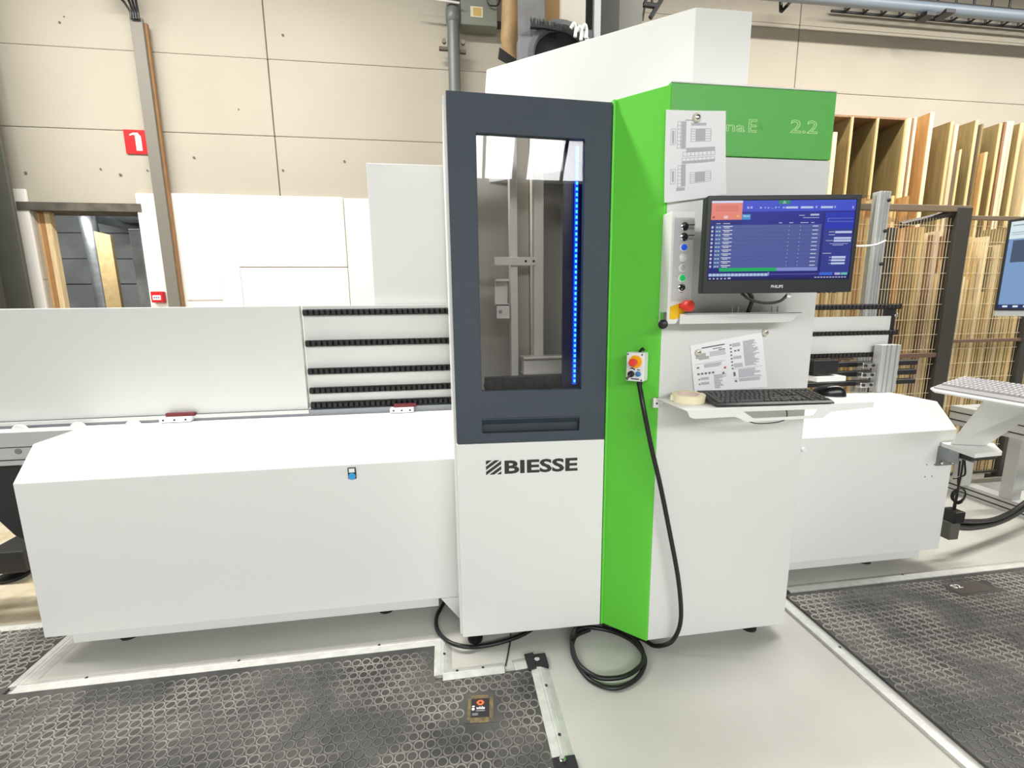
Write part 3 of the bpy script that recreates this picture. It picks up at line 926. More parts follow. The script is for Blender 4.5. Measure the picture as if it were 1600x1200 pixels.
# tape roll
with frame(Matrix.Translation((.925, 1.628, TZ+.001)) @ Matrix.Rotation(math.radians(2), 4, 'X')):
    tr = thing('tape_roll', 'cream masking tape roll lying on the tray corner', 'tape', (0, 0, 0))
    lathe('tape_winding', [(.040, 0), (.060, 0), (.062, .002), (.062, .028), (.060, .030), (.040, .030), (.040, 0)], (0, 0, 0), (0, 0, 1), TAPEW, tr, 36)
    lathe('cardboard_core', [(.037, .001), (.040, .001), (.040, .029), (.037, .029), (.037, .001)], (0, 0, 0), (0, 0, 1), CARD, tr, 36)
    prism('loose_end', [(-.060, .0), (-.068, .012), (-.067, .014), (-.058, .004)], 'z', .003, .025, TAPEW, tr)

# ================================================================== PAPERS AND MAGNETS
CY = 1.7275


def sheet(nm, label, corners, y, curl=0):
    """paper sheet through four measured corners (tl,tr,br,bl), with a slight curl"""
    tl, tr_, br_, bl = [at(px, py, 'y', y) for px, py in corners]
    N = 8
    v, f = [], []

    def pt(u, w, dd=0):
        p = (tl*(1-u)+tr_*u)*(1-w)+(bl*(1-u)+br_*u)*w
        return Vector((p.x, p.y-curl*(abs(u-.5)*1.2)**2*(.4+w)-curl*.6*w*w-dd-.001, p.z))
    for k in (0, 1):
        for i in range(N+1):
            for j in range(N+1):
                v.append(tuple(pt(i/N, j/N, .0004*k)))
    n2 = (N+1)**2
    for k in (0, 1):
        for i in range(N):
            for j in range(N):
                q = [k*n2+i*(N+1)+j, k*n2+(i+1)*(N+1)+j, k*n2+(i+1)*(N+1)+j+1, k*n2+i*(N+1)+j+1]
                f.append(tuple(q))
    t = thing(nm, label, 'paper', tuple((bl+br_)/2))
    mesh('sheet', v, f, PAPER, t, smooth=True)

    def marks(name, lst, m):
        vv, ff = [], []
        for a, b, c, d in lst:
            nn = max(1, int((b-a)*N*2)); mm = max(1, int((d-c)*N*2))
            for i in range(nn):
                for j in range(mm):
                    k0 = len(vv)
                    for (s, w_) in ((i, j), (i+1, j), (i+1, j+1), (i, j+1)):
                        vv.append(tuple(pt(a+(b-a)*s/nn, c+(d-c)*w_/mm, .0012)))
                    ff.append((k0, k0+1, k0+2, k0+3))
        o_ = mesh(name, vv, ff, m, t)
        if len(lst) > 1:
            o_['kind'] = 'stuff'
    return t, marks


t, mk = sheet('printed_sheet', 'white sheet with printed layout tables hung on the green header', [(1040, 172), (1133, 174), (1129, 306), (1033, 319)], CY, .022)
lines = []
for (x0, x1, y0, y1, nx, ny) in ((.20, .26, .12, .41, 1, 7), (.30, .83, .455, .50, 8, 1), (.29, .82, .52, .555, 8, 1), (.22, .28, .60, .84, 1, 6), (.43, .76, .20, .34, 3, 5), (.43, .76, .69, .81, 3, 5), (.09, .17, .20, .37, 1, 1), (.10, .18, .64, .80, 1, 1)):
    for i in range(nx+1):
        a = x0+(x1-x0)*i/nx; lines.append((a, a+.006, y0, y1))
    for i in range(ny+1):
        a = y0+(y1-y0)*i/ny; lines.append((x0, x1, a, a+.004))
mk('table_lines', lines, INK)
mk('table_shading', [(.275, .35, .12, .42), (.36, .83, .41, .455), (.29, .83, .557, .585), (.285, .355, .59, .84), (.51, .67, .205, .335), (.51, .67, .695, .805), (.115, .15, .22, .36), (.125, .16, .66, .78), (.20, .345, .85, .885), (.43, .68, .135, .165), (.33, .55, .100, .112)], mat('print_grey', (186, 186, 194), .8))
t, mk = sheet('instruction_sheet', 'tilted white safety instruction sheet above the keyboard', [(1078, 540), (1190, 519), (1198, 604), (1084, 613)], CY, .004)
mk('small_text', [(.25, .47, .20+.025*k, .212+.025*k) for k in range(4)] + [(.02+.03, .45, .405+.0*k, .412) for k in range(1)]
   + [(.16, .30+.12*random.random(), .43+.02*k, .442+.02*k) for k in range(4)] + [(.28, .32+.14*random.random(), .67+.022*k, .683+.022*k) for k in range(13)]
   + [(.10, .21, .70+.018*k, .712+.018*k) for k in range(3)] + [(.10, .21, .80+.018*k, .812+.018*k) for k in range(3)]
   + [(.57, .68, .11+.018*k, .122+.018*k) for k in range(4)] + [(.57, .68, .36+.018*k, .372+.018*k) for k in range(3)] + [(.57, .69, .50+.02*k, .512+.02*k) for k in range(4)]
   + [(.72, .82+.13*random.random(), .10+.0205*k, .113+.0205*k) for k in range(23)] + [(.62, .8+.16*random.random(), .62+.02*k, .632+.02*k) for k in range(8)]
   + [(.62, .8+.16*random.random(), .80+.02*k, .812+.02*k) for k in range(3)] + [(.56, .95, .60, .605), (.56, .95, .785, .79)], INK)
mk('title_line', [(.15, .47, .085, .105), (.30, .43, .14, .153), (.38, .47, .175, .19)], INKD)
mk('warning_icons', [(.535, .56, .12+.065*k, .15+.065*k) for k in range(8)] + [(.06+.05*k, .093+.05*k, .60, .64) for k in range(5)] + [(.06, .095, .47, .505), (.07, .09, .72, .75), (.07, .09, .82, .85), (.40, .43, .63, .67), (.55, .58, .66, .74), (.56, .59, .82, .86), (.59, .62, .24, .27), (.635, .665, .24, .27)], mat('print_mid', (120, 120, 124), .8))
mk('red_mark', [(.43, .46, .53, .57)], mat('print_red', (196, 90, 84), .8))
mk('machine_picture', [(.06, .20, .20, .30), (.10, .24, .27, .33)], mat('picture_grey', (176, 178, 176), .8))
for px, py, lb, r in ((1089, 184, 'round pale magnet holding the layout sheet on the header', .016), (1091, 551, 'round pale magnet on the left of the instruction sheet', .014), (1196, 520, 'round pale magnet at the right corner of the instruction sheet', .014)):
    p = at(px, py, 'y', CY-.006)
    t = thing('round_magnet', lb, 'magnet', tuple(p), 'magnets on the cabinet')
    lathe('magnet_cap', [(r, 0), (r, .006), (r*.85, .009)], (p.x, CY-.003, p.z), (0, -1, 0), mat('magnet_cream', (214, 210, 186), .35), t, 22)
    lathe('magnet_core', [(r*.55, 0), (r*.55, .004), (r*.3, .005)], (p.x, CY-.011, p.z), (0, -1, 0), CHROME, t, 16)

# ================================================================== HAND PENDANT AND CABLES
gx = Vector((.724, -.690, 0)); gn = Vector((-.690, -.724, 0))
po = Vector((.690, 1.868, 0))+gx*.136
with frame(axes((po.x, po.y, 1.298), gx, -gn, (0, 0, 1))):
    pd = thing('hand_pendant', 'small white emergency stop box hung on the green panel', 'control box', (0, -.03, -.07))
    hk = tube('hook', [(.014, -.008, .066), (.014, -.022, .072), (.010, -.032, .062), (.006, -.03, .05)], .005, BLACK, pd, 8, 5)
    bd = box('pendant_body', -.036, .036, -.062, -.008, -.058, .058, WHITEP, pd, .005)
    box('face_plate', -.034, .034, -.0635, -.062, -.056, .056, mat('plate_white', (232, 232, 234), .4), pd, .001)
    for x in (-.029, .029):
        for z in (-.051, .051):
            disc('corner_screw', (x, -.0635, z), (0, -1, 0), .0035, .001, BLACKM, pd, 8)
    disc('yellow_collar', (.004, -.0635, .022), (0, -1, 0), .0255, .004, mat('collar_yellow', (250, 176, 10), .4), pd, 26)
    lathe('emergency_stop', [(.009, 0), (.009, .012), (.014, .016), (.0155, .024), (.0155, .034), (.012, .038)], (.004, -.0675, .022), (0, -1, 0), ESTOP, pd, 22)
    sw_ = lathe('selector_switch', [(.013, 0), (.013, .010), (.010, .013)], (-.012, -.0635, -.028), (0, -1, 0), BLACK, pd, 18)
    tube('selector_lever', [(-.012, -.074, -.028), (-.017, -.082, -.038), (-.024, -.088, -.046)], .0045, BLACK, sw_, 8)
    lathe('blue_button', [(.011, 0), (.011, .004), (.007, .006)], (.016, -.0635, -.026), (0, -1, 0), mat('pendant_blue', (60, 120, 176), .35), pd, 18)
    prism('speed_mark', [(-.022, -.008), (-.010, -.002), (.002, -.008), (.002, -.013), (-.010, -.007)], 'y', -.0642, -.0635, BLACK, pd)
    rects('small_legend', [(-.014, .02, -.050, -.045), (.010, .022, -.012, -.008)], -.0635, INKD, pd)
    lathe('cable_gland', [(.011, 0), (.011, .016), (.008, .022)], (.012, -.035, -.058), (0, 0, -1), BLACK2, pd, 14)
    gl = CUR[-1] @ Vector((.012, -.035, -.075))
cp_ = [gl]
for px, py, yy in ((1006, 640, 1.70), (1018, 700, 1.68), (1032, 760, 1.67), (1046, 830, 1.665), (1059, 900, 1.665), (1064, 950, 1.67), (1062, 978, 1.68), (1053, 998, 1.69), (1041, 1007, 1.70)):
    cp_.append(at(px, py, 'y', yy))
for px, py in ((1022, 1009), (1005, 999)):
    cp_.append(at(px, py, 'z', .012))
cp_ += [(.80, 1.83, .012), (.70, 1.90, .012)]
tube('pendant_cable', [tuple(p) for p in cp_], .0095, CABLE, pd, 10, 8)
# coil lying on the floor
co = []
ca, cbv = at(945, 1025, 'z', .01), None
for k in range(26):
    q = math.radians(100+k*31)
    r1 = 1+.05*math.sin(k*1.7)
    co.append((.662+.155*math.cos(q)*r1, 1.735+.172*math.sin(q)*r1+(.012 if k > 12 else -.012), .011+.016*(k // 12)))
co.append((.60, 1.95, .011))
tube('cable_coil', co, .0095, CABLE, pd, 10, 6)
fc = [(-.02, 2.3, .011), tuple(at(690, 948, 'z', .03)), tuple(at(682, 965, 'z', .02)), tuple(at(684, 985, 'z', .011)), tuple(at(700, 1002, 'z', .03)), tuple(at(724, 1010, 'z', .03)), tuple(at(750, 1010, 'z', .011)), tuple(at(785, 1003, 'z', .011)), tuple(at(820, 990, 'z', .011)), (.45, 2.0, .011)]
tag(tube('floor_cable', fc, .0095, CABLE, None, 10, 8), 'black cable looping out from under the door tower', 'cable')
tag(tube('thin_wire', [tuple(at(798, 990, 'z', .004)), tuple(at(797, 1005, 'z', .004)), tuple(at(793, 1025, 'z', .004)), tuple(at(790, 1040, 'z', .004))], .003, CABLE, None, 6, 5), 'thin black wire on the floor near the door tower', 'wire')

# ================================================================== WALL FITTINGS
tk = thing('cable_trunking', 'tall grey cable trunking on a timber batten left on the wall', 'trunking', (-2.3, 4.42, 0))
box('trunking_cover', -2.362, -2.272, 4.415, 4.44, 0, 3.80, TRUNK, tk, .003)
box('timber_batten', -2.355, -2.255, 4.44, WY-.03, 0, 3.78, WOODB, tk, .002)
for k, (px, py) in enumerate(((186, -8), (198, -8), (204, -8), (210, -10))):
    p0 = Vector((-2.34+.018*k, 4.40, 3.78)); p1 = at(px, py, 'y', 4.36)
    tube('cable', [tuple(p0), tuple(p0+Vector((0, 0, .05))), tuple((p0+p1)/2+Vector((0, 0, .03))), tuple(p1), tuple(p1+Vector((-.05, 0, .2)))], .009, CABLE, tk, 8, 5)
tag(box('ceiling_clip', *[v for v in (at(172, 0, 'y', 4.35).x, at(184, 0, 'y', 4.35).x, 4.32, 4.40, 3.93, 4.2)], BLACKM, None, .01), 'dark bracket on the wall above the trunking', 'bracket')
sg = thing('fire_sign', 'red fire extinguisher sign on the wall', 'sign', (-2.45, WY-.005, 2.82))
box('sign_plate', -2.566, -2.375, WY-.006, WY-.001, 2.818, 3.006, RED, sg, .002)
prism('extinguisher_symbol', [(-2.482, 2.845), (-2.438, 2.845), (-2.438, 2.955), (-2.452, 2.972), (-2.460, 2.983), (-2.495, 2.982), (-2.522, 2.968), (-2.522, 2.958), (-2.495, 2.968), (-2.482, 2.962)], 'y', WY-.0075, WY-.006, WHITEP, sg)
fa = thing('fire_call_point', 'small red fire alarm call point on the white board', 'fire alarm', (-2.45, WY-.03, 1.6))
box('call_box', -2.497, -2.402, WY-.075, WY-.025, 1.600, 1.695, RED, fa, .006)
box('press_glass', -2.482, -2.418, WY-.078, WY-.075, 1.622, 1.662, WHITEP, fa, .001)
rects('legend', [(-2.472+.016*k, -2.462+.016*k, 1.636, 1.648) for k in range(3)], WY-.078, INKD, fa)
co_ = thing('steel_column', 'dark grey green steel column at the left edge', 'column', (-3.7, 4.2, 0))
boxes('flanges', [(-3.75, -3.362, 4.06, 4.09, 0, 5.2), (-3.75, -3.362, 4.36, 4.39, 0, 5.2)], OLIVE, co_, .004)
box('web', -3.57, -3.54, 4.09, 4.36, 0, 5.2, OLIVE, co_)
# drain pipe
pp = thing('drain_pipe', 'grey plastic pipe rising behind the door tower', 'pipe', (.158, 4.36, 0))
lathe('pipe', [(.052, 0), (.052, 4.9)], (.158, 4.37, 0), (0, 0, 1), PIPEM, pp, 20)
lathe('socket', [(.052, 0), (.060, .01), (.060, .10), (.052, .11)], (.158, 4.37, 3.90), (0, 0, 1), PIPEM, pp, 20)
cl_ = boxes('wall_clamp', [(.034, .115, 4.37, 4.40, 3.695, 3.722), (.20, .262, 4.37, 4.40, 3.68, 3.707)], mat('clamp_brown', (92, 80, 70), .6), pp, .003)
for x in (.078, .238):
    lathe('clamp_screw', [(.018, 0), (.018, .03)], (x, 4.34, 3.752), (0, 1, 0), mat('clamp_grey', (120, 112, 104), .6), cl_, 12)
tag(tube('conduit', [(-.13, 4.30, 4.035), (.215, 4.30, 4.018)], .008, mat('conduit_white', (214, 212, 206), .4), None, 10), 'short pale conduit crossing in front of the drain pipe', 'conduit')
eb_ = thing('electrical_box', 'grey green electrical box high on the wall with a sticker', 'electrical box', (.38, 4.4, 3.88))
box('box_body', .225, .535, 4.36, WY, 3.895, 4.5, BOXG, eb_, .006)
box('sticker', .308, .412, 4.357, 4.36, 3.955, 4.035, mat('sticker_cream', (210, 200, 176), .6), eb_)
box('sticker_patch', .33, .40, 4.355, 4.357, 3.965, 4.025, mat('sticker_ochre', (190, 160, 96), .6), eb_)
box('side_gland', .535, .60, 4.40, 4.46, 3.93, 3.96, BLACKM, eb_)
tube('hanging_wire', [(.42, 4.33, 4.5), (.44, 4.33, 4.10), (.50, 4.33, 4.035), (.56, 4.33, 4.10), (.58, 4.33, 4.5)], .006, CABLE, eb_, 6, 6)

# machinery behind the hood
TAN = mat('tan_duct', (176, 144, 96), .6, var=.7, vscale=7, col2=(120, 100, 70))
dt = thing('extraction_duct', 'tan fabric extraction duct hanging behind the hood', 'duct', (.62, 4.0, 3.2))
dq = [at(px, py, 'y', 4.0) for px, py in ((801, 98), (798, 84), (796, 62), (798, 35), (801, 10), (808, -60))]
tube('duct_hose', [tuple(p) for p in dq], [.03, .055, .07, .075, .085, .10], TAN, dt, 16)
fq = [at(px, py, 'y', 3.9) for px, py in ((780, 76), (808, 96), (806, 108), (778, 92))]
prism('end_flap', [(p.x, p.z) for p in fq], 'y', 3.88, 3.90, BLACKM, dt)
fm = thing('dust_extractor', 'steel dust extractor housing with black round inlet above the hood', 'extractor', (.9, 3.55, 2.7))
pA, pB = at(808, 0, 'y', 3.5), at(850, 60, 'y', 3.5)
box('steel_plate', at(810, 40, 'y', 3.5).x, at(851, 40, 'y', 3.5).x, 3.5, 3.53, 2.8, 4.6, mat('dull_steel', (112, 112, 114), .5, var=.7, vscale=6, col2=(84, 82, 80)), fm)
box('brown_panel', at(851, 20, 'y', 3.52).x, at(876, 20, 'y', 3.52).x, 3.53, 3.56, 2.8, 4.6, mat('brown_duct_panel', (138, 110, 70), .6), fm)
box('grey_cabinet', at(809, 70, 'y', 3.45).x, at(830, 70, 'y', 3.45).x, 3.40, 3.50, 2.6, 3.335, mat('dull_slate', (110, 112, 118), .5), fm, .003)
rc = at(876, 82, 'y', 3.42)
lathe('inlet_ring', [(.235, 0), (.235, .06), (.20, .07), (.185, .05), (.185, .0), (.235, 0)], (rc.x, 3.46, rc.z-.04), (0, -1, 0), mat('ring_grey', (84, 86, 88), .4), fm, 40)
lathe('inlet_hole', [(.186, 0), (.186, .02)], (rc.x, 3.47, rc.z-.04), (0, -1, 0), mat('inlet_black', (14, 14, 15), .7), fm, 40)
box('inlet_plate', at(829, 50, 'y', 3.48).x, at(925, 50, 'y', 3.48).x, 3.47, 3.5, 2.8, at(860, 42, 'y', 3.47).z, mat('plate_grey', (70, 70, 72), .5), fm)
p0, p1 = at(829, 36, 'y', 3.38), at(876, 44, 'y', 3.38)
bh = box('brush_back', p0.x, p1.x, 3.37, 3.40, p1.z-.01, p0.z-.01, BLACKM, fm)
bt = []
for k in range(40):
    x = p0.x+(p1.x-p0.x)*k/39; z = p0.z+(p1.z-p0.z)*k/39
    bt.append(([(x, 3.375, z-.02), (x+random.uniform(-.01, .01), 3.365, z+random.uniform(.01, .03))], .004))
bb = tubes('brush_bristles', bt, BLACK2, fm, 5)
bb['kind'] = 'stuff'
box('white_post', at(876, 10, 'y', 3.5).x, at(914, 10, 'y', 3.5).x, 3.48, 3.6, at(895, 43, 'y', 3.48).z, 4.6, mat('post_white', (176, 170, 160), .6), fm, .003)
box('black_post', at(915, 10, 'y', 3.55).x, at(929, 10, 'y', 3.55).x, 3.55, 3.62, 2.8, 4.6, BLACKM, fm)
box('pale_post', at(929, 10, 'y', 3.5).x, at(939, 10, 'y', 3.5).x, 3.5, 3.58, 2.8, 4.6, mat('pale_post_grey', (170, 170, 174), .5), fm)
box('black_panel', at(939, 10, 'y', 3.6).x, at(968, 10, 'y', 3.6).x, 3.6, 3.66, 2.8, 4.6, mat('panel_black', (24, 23, 21), .6), fm)
box('olive_panel', at(967, 10, 'y', 3.62).x, at(1006, 10, 'y', 3.62).x, 3.64, 3.7, 2.8, 4.6, OLIVE, fm)
for k, (px, py) in enumerate(((896, 50), (905, 55), (913, 52))):
    p = at(px, py, 'y', 3.36)
    tube('white_fitting', [tuple(p+Vector((-.02, 0, .02))), tuple(p+Vector((0, -.01, .045))), tuple(p+Vector((.015, 0, .02))), tuple(p+Vector((.012, 0, -.03)))], .011, WHITEP, fm, 8, 5)
cc = thing('cable_chain', 'black cable bracket hanging from the roof behind the hood', 'cable chain', (1.7, 3.8, 4.0))
for (a, b, r) in (((1037, -6), (1016, 28), .018), ((1010, -6), (1004, 32), .008), ((1005, 7), (1028, 10), .02), ((1012, -6), (1006, 8), .012), ((1020, -6), (1018, 8), .01)):
    pa, pb = at(*a, 'y', 3.8), at(*b, 'y', 3.8)
    tube('chain_link', [tuple(pa), tuple(pb)], r, BLACKM, cc, 6)
pa = at(1037, -6, 'y', 3.8)
tube('chain_link', [tuple(pa), (pa.x+.1, 3.8, 5.17)], .018, BLACKM, cc, 6)
# overhead pipe and cable tray on the right
op = thing('overhead_pipe', 'blue grey pipe running under the cable tray at upper right', 'pipe', (4.4, 4.2, 4.2))
a, b = at(1225, -7, 'y', 4.15), at(1640, 29, 'y', 4.15)
tube('pipe_run', [tuple(a+Vector((-.6, 0, 0))), tuple(b+Vector((1, 0, 0)))], .045, mat('blue_grey_pipe', (128, 140, 152), .4), op, 14)
for px, py in ((1452, 15), (1482, 11)):
    p = at(px, py, 'y', 4.12)
    box('pipe_clip', p.x-.05, p.x+.05, 4.09, 4.2, p.z-.06, p.z-.03, BLACKM, op)
ctr = thing('cable_tray', 'dark wire cable tray near the roof at upper right', 'cable tray', (5.0, 4.3, 4.3))
a = at(1395, 3, 'y', 4.2)
wr = [([(a.x-.4, yy, zz), (8, yy, zz)], .012) for yy, zz in ((4.22, 4.30), (4.22, 4.42), (4.46, 4.30), (4.46, 4.42))]
tubes('side_wire', wr, BLACKM, ctr)
for k in range(18):
    x = a.x-.3+k*.2
    tube('cross_wire', [(x, 4.22, 4.42), (x, 4.22, 4.30), (x+.05, 4.46, 4.30), (x+.05, 4.46, 4.42)], .012, BLACKM, ctr, 6)
bkt = thing('wall_bracket', 'dark triangular bracket hanging below the roof near the seam', 'bracket', (3.06, 4.3, 4.1))
for a, b in (((1220, 18), (1220, -8)), ((1221, 18), (1244, -6))):
    tube('bracket_bar', [tuple(at(*a, 'y', 4.3)), tuple(at(*b, 'y', 4.3))], .016, BLACKM, bkt, 6)

# things inside the store room
dk = thing('store_duct', 'galvanised bent ventilation pipe inside the store room', 'duct', (-3.75, 5.7, 0))
dp = [tuple(at(170, 500, 'y', 5.7)), tuple(at(150, 400, 'y', 5.7)), tuple(at(139, 352, 'y', 5.7)), tuple(at(137, 340, 'y', 5.75)), tuple(at(146, 337, 'y', 5.95)), (-3.55, 6.55, 2.52)]
p_b = Vector(dp[0])
tube('duct_pipe', [(dp[0][0], 5.7, 0)] + dp[1:2] + smoothpts(dp[2:], 5), .075, STEEL, dk, 16)
tube('duct_main', [(-3.9, 6.3, 2.72), (-2.0, 5.4, 2.62)], .17, STEEL, dk, 18)
tag(prism('leaning_board', [(at(151, 362, 'y', 5.5).x, at(151, 362, 'y', 5.5).z), (at(176, 368, 'y', 5.5).x, at(176, 368, 'y', 5.5).z), (at(176, 368, 'y', 5.5).x+.02, 0), (at(151, 362, 'y', 5.5).x+.02, 0)], 'y', 5.46, 5.5, mat('osb_board', (186, 160, 112), .7, var=.6, vscale=18, col2=(160, 134, 88))), 'tan board leaning inside the store room', 'board')
cx0, cx1 = at(205, 352, 'y', 4.95).x, at(222, 352, 'y', 4.95).x
tag(box('steel_upright', cx0, cx1, 4.9, 4.98, 0, 2.28, STEEL, None, .004), 'galvanised steel upright just inside the doorway', 'upright')
for k, (pa, pb, c) in enumerate((((52, 330), (60, 330), (206, 164, 112)), ((60.5, 330), (67, 330), (176, 128, 80)), ((67.5, 330), (76, 330), (232, 206, 160)))):
    y0 = 4.545
    a, b = at(*pa, 'y', y0), at(*pb, 'y', y0)
    tag(box('timber_plank', a.x, b.x, y0, y0+.05, 0, 2.354, mat('plank_%d' % k, c, .6, var=.5, vscale=6, stretch=(20, 20, 1.5))), ['orange toned timber plank just inside the doorway jamb', 'brown middle timber plank standing in the doorway', 'pale timber plank standing furthest into the doorway'][k], 'plank', 'planks in the doorway')
struct(box('floor_dust', -3.9, -1.84, 2.38, 4.45, .0005, .002, DUST), 'sawdust covered floor strip left of the machine')

# ================================================================== RIGHT SIDE: BOARD RACK
WOODS = [((206, 174, 112), (174, 144, 90)), ((232, 204, 144), (208, 178, 118)), ((192, 148, 94), (168, 122, 72)), ((146, 126, 80), (124, 106, 66)), ((236, 216, 170), (216, 190, 140)), ((150, 112, 76), (120, 84, 56)), ((128, 112, 96), (100, 88, 76)), ((232, 206, 176), (214, 184, 150))]  # olive pair is darkened, putting shade on the board sides into the colour


def wood(i):
    a, b = WOODS[i]
    return mat('wood_%d' % i, a, .65, var=.7, vscale=4, col2=b, stretch=(14, 14, 1.2), detail=6)


EDGE = mat('board_edge_pale', (226, 198, 140), .65)
EDGE2 = mat('board_edge_cream', (238, 216, 172), .65)
rk = thing('board_rack', 'tall wooden rack with thin dividers behind the machine', 'rack', (3.5, 4.0, 0))
for x in (3.333, 3.567, 3.836):
    d_ = box('divider', x-.006, x+.006, 3.60, 4.42, 0, 3.02, wood(3), rk)
    box('front_edge', x-.0065, x+.0065, 3.585, 3.60, 0, 3.02, EDGE, d_)
box('rack_top', 2.85, 3.845, 3.60, 4.42, 3.02, 3.035, wood(5), rk)
tall = [  # front-edge px, py top, thickness, wood, edge, label
    (1307.5, 207, .034, 7, EDGE2, 'short pale board at the left end of the rack'),
    (1419, 186, .02, 4, EDGE2, 'pale board beside the last rack divider'),
    (1423.5, 185, .022, 4, EDGE2, 'second pale board beside the rack divider'),
    (1427.5, 185, .016, 5, wood(5), 'thin brown board between two pale boards'),
    (1432, 184, .028, 4, EDGE2, 'pale board directly left of the orange panel'),
    (1459, 176, .032, 2, EDGE2, 'tall orange brown panel rising above the other boards'),
    (1489, 190, .022, 3, EDGE, 'olive board right of the orange brown panel'),
    (1497, 195, .03, 7, EDGE2, 'whitish board behind the short dark board'),
    (1501.5, 234, .016, 6, EDGE, 'short dark grey board standing low in the rack'),
    (1528, 188, .024, 3, EDGE, 'wide olive board with pale nibbled top corner'),
    (1536, 194, .018, 6, wood(3), 'grey brown board right of the wide olive board'),
    (1542, 238, .022, 2, EDGE, 'short orange board with stepped front edge'),
    (1565, 193, .022, 3, EDGE, 'olive board right of the short orange board'),
    (1572, 191, .022, 5, wood(5), 'dark brown board near the right edge'),
    (1578, 190, .040, 4, EDGE2, 'thick cream edged board near the right edge'),
    (1583, 190, .024, 7, wood(7), 'pinkish board right of the thick cream board'),
    (1598, 193, .026, 3, EDGE, 'dark olive board at the right edge of the picture'),
    (1622, 193, .03, 4, EDGE2, 'pale board just past the right edge')]
lastx = 0
for px, py, th, w, e, lb in tall:
    fy = 3.56 if py > 200 else 3.60
    p = at(px, py, 'y', fy)
    t = thing('wood_board', lb, 'board', (p.x, 4.0, 0), 'tall boards standing in the rack')
    if px > 1320:
        lastx = max(lastx, 3.85)
    xa = max(p.x-th, lastx+.002) if p.x-lastx > .006 else p.x-.006
    box('board_panel', xa, p.x, fy, 4.40, 0, p.z, wood(w), t)
    box('board_edge', xa, p.x, fy-.008, fy, 0, p.z, e, t)
    lastx = max(lastx, p.x)
# lower stacks of offcuts seen through the mesh
rng = random.Random(21)
x = 2.62
cuts = []
while x < 5.5:
    th = rng.choice((.012, .016, .019, .019, .024, .03))
    if x < 2.95:
        h = rng.uniform(1.6, 1.9); w = rng.choice((4, 4, 7, 1, 4))
    elif x < 3.25:
        h = rng.uniform(1.75, 2.1); w = rng.choice((0, 1, 4, 4, 1))
    elif x < 3.62:
        h = rng.uniform(2.15, 2.42); w = rng.choice((2, 2, 1, 1, 4))
    elif x < 3.9:
        h = rng.uniform(1.9, 2.15); w = rng.choice((0, 3, 1, 5, 4))
    elif x < 4.3:
        h = rng.uniform(1.7, 2.1); w = rng.choice((7, 0, 4, 5, 1))
    else:
        h = rng.uniform(1.5, 2.2); w = rng.choice((0, 1, 4, 4, 1, 3))
    y0 = 3.30+rng.uniform(0, .06)
    o = box('wood_offcut', x, x+th, y0, 3.40+rng.uniform(0, .13), 0, h, wood(w))
    zone = 'behind the clear guard panel' if x < 3.0 else 'behind the mesh left of the dark gate post' if x < 3.9 else 'behind the mesh right of the dark gate post'
    lb = ['golden', 'honey coloured', 'orange brown', 'olive beige', 'cream', 'dark brown', 'grey brown', 'pinkish beige'][w]+' narrow offcut '+zone
    tag(o, lb, 'board', lb+' group')
    x += th+rng.choice((.002, .004, .004, .012, .02))

# ------------------------------------------------------------------ mesh fence
FN = mat('fence_dark', (56, 53, 48), .55)
FW = mat('fence_wire', (214, 200, 168), .45)
FY = 3.13
fe = thing('mesh_fence', 'dark framed wire mesh safety fence in front of the boards', 'fence', (4.0, FY, 0))


def mesh_panel(x0, x1, z0, z1, y, name='wire_mesh'):
    v, f = [], []
    w = .0013
    x = x0
    while x <= x1:
        n = len(v); v += bv(x-w, x+w, y-w, y+w, z0, z1); f += [tuple(i+n for i in q) for q in BF]; x += .026
    z = z0
    while z <= z1:
        n = len(v); v += bv(x0, x1, y-.003-w, y-.003+w, z-w*1.3, z+w*1.3); f += [tuple(i+n for i in q) for q in BF]; z += .118
    o = mesh(name, v, f, FW, fe, raw=True)
    o['kind'] = 'stuff'


mesh_panel(2.9, 3.86, .10, 2.16, FY)
mesh_panel(4.0, 4.64, .10, 2.15, FY)
mesh_panel(4.72, 5.6, .10, 2.15, FY)
box('top_rail', 3.02, 3.985, FY-.02, FY+.02, 2.205, 2.25, mat('rail_brown', (120, 104, 84), .5), fe, .003)
box('gate_post', 3.86, 3.985, FY-.03, FY+.04, 0, 2.235, FN, fe, .004)
box('gate_stile', 3.39, 3.46, 3.20, 3.25, 0, 2.10, FN, fe, .004)
tube('gate_brace', [(3.5, 3.22, 2.12), (3.9, 3.15, 2.21)], .025, FN, fe, 6)
box('mid_rail', 2.95, 3.9, FY-.02, FY+.02, 1.10, 1.135, mat('rail_rust', (110, 84, 70), .5), fe, .003)
box('mid_rail', 3.985, 5.6, FY-.02, FY+.02, 1.21, 1.235, mat('rail_rust', (110, 84, 70), .5), fe, .003)
box('top_rail', 3.985, 5.6, FY-.015, FY+.015, 2.15, 2.18, mat('rail_brown', (120, 104, 84), .5), fe, .003)
fp = box('fence_post', 4.65, 4.72, FY-.03, FY+.03, .05, 2.2, FN, fe, .004)
box('post_foot', 4.63, 4.74, FY-.06, FY+.06, 0, .05, FN, fp, .004)
box('bottom_rail', 2.9, 5.6, FY-.012, FY+.012, .085, .105, FN, fe, .002)
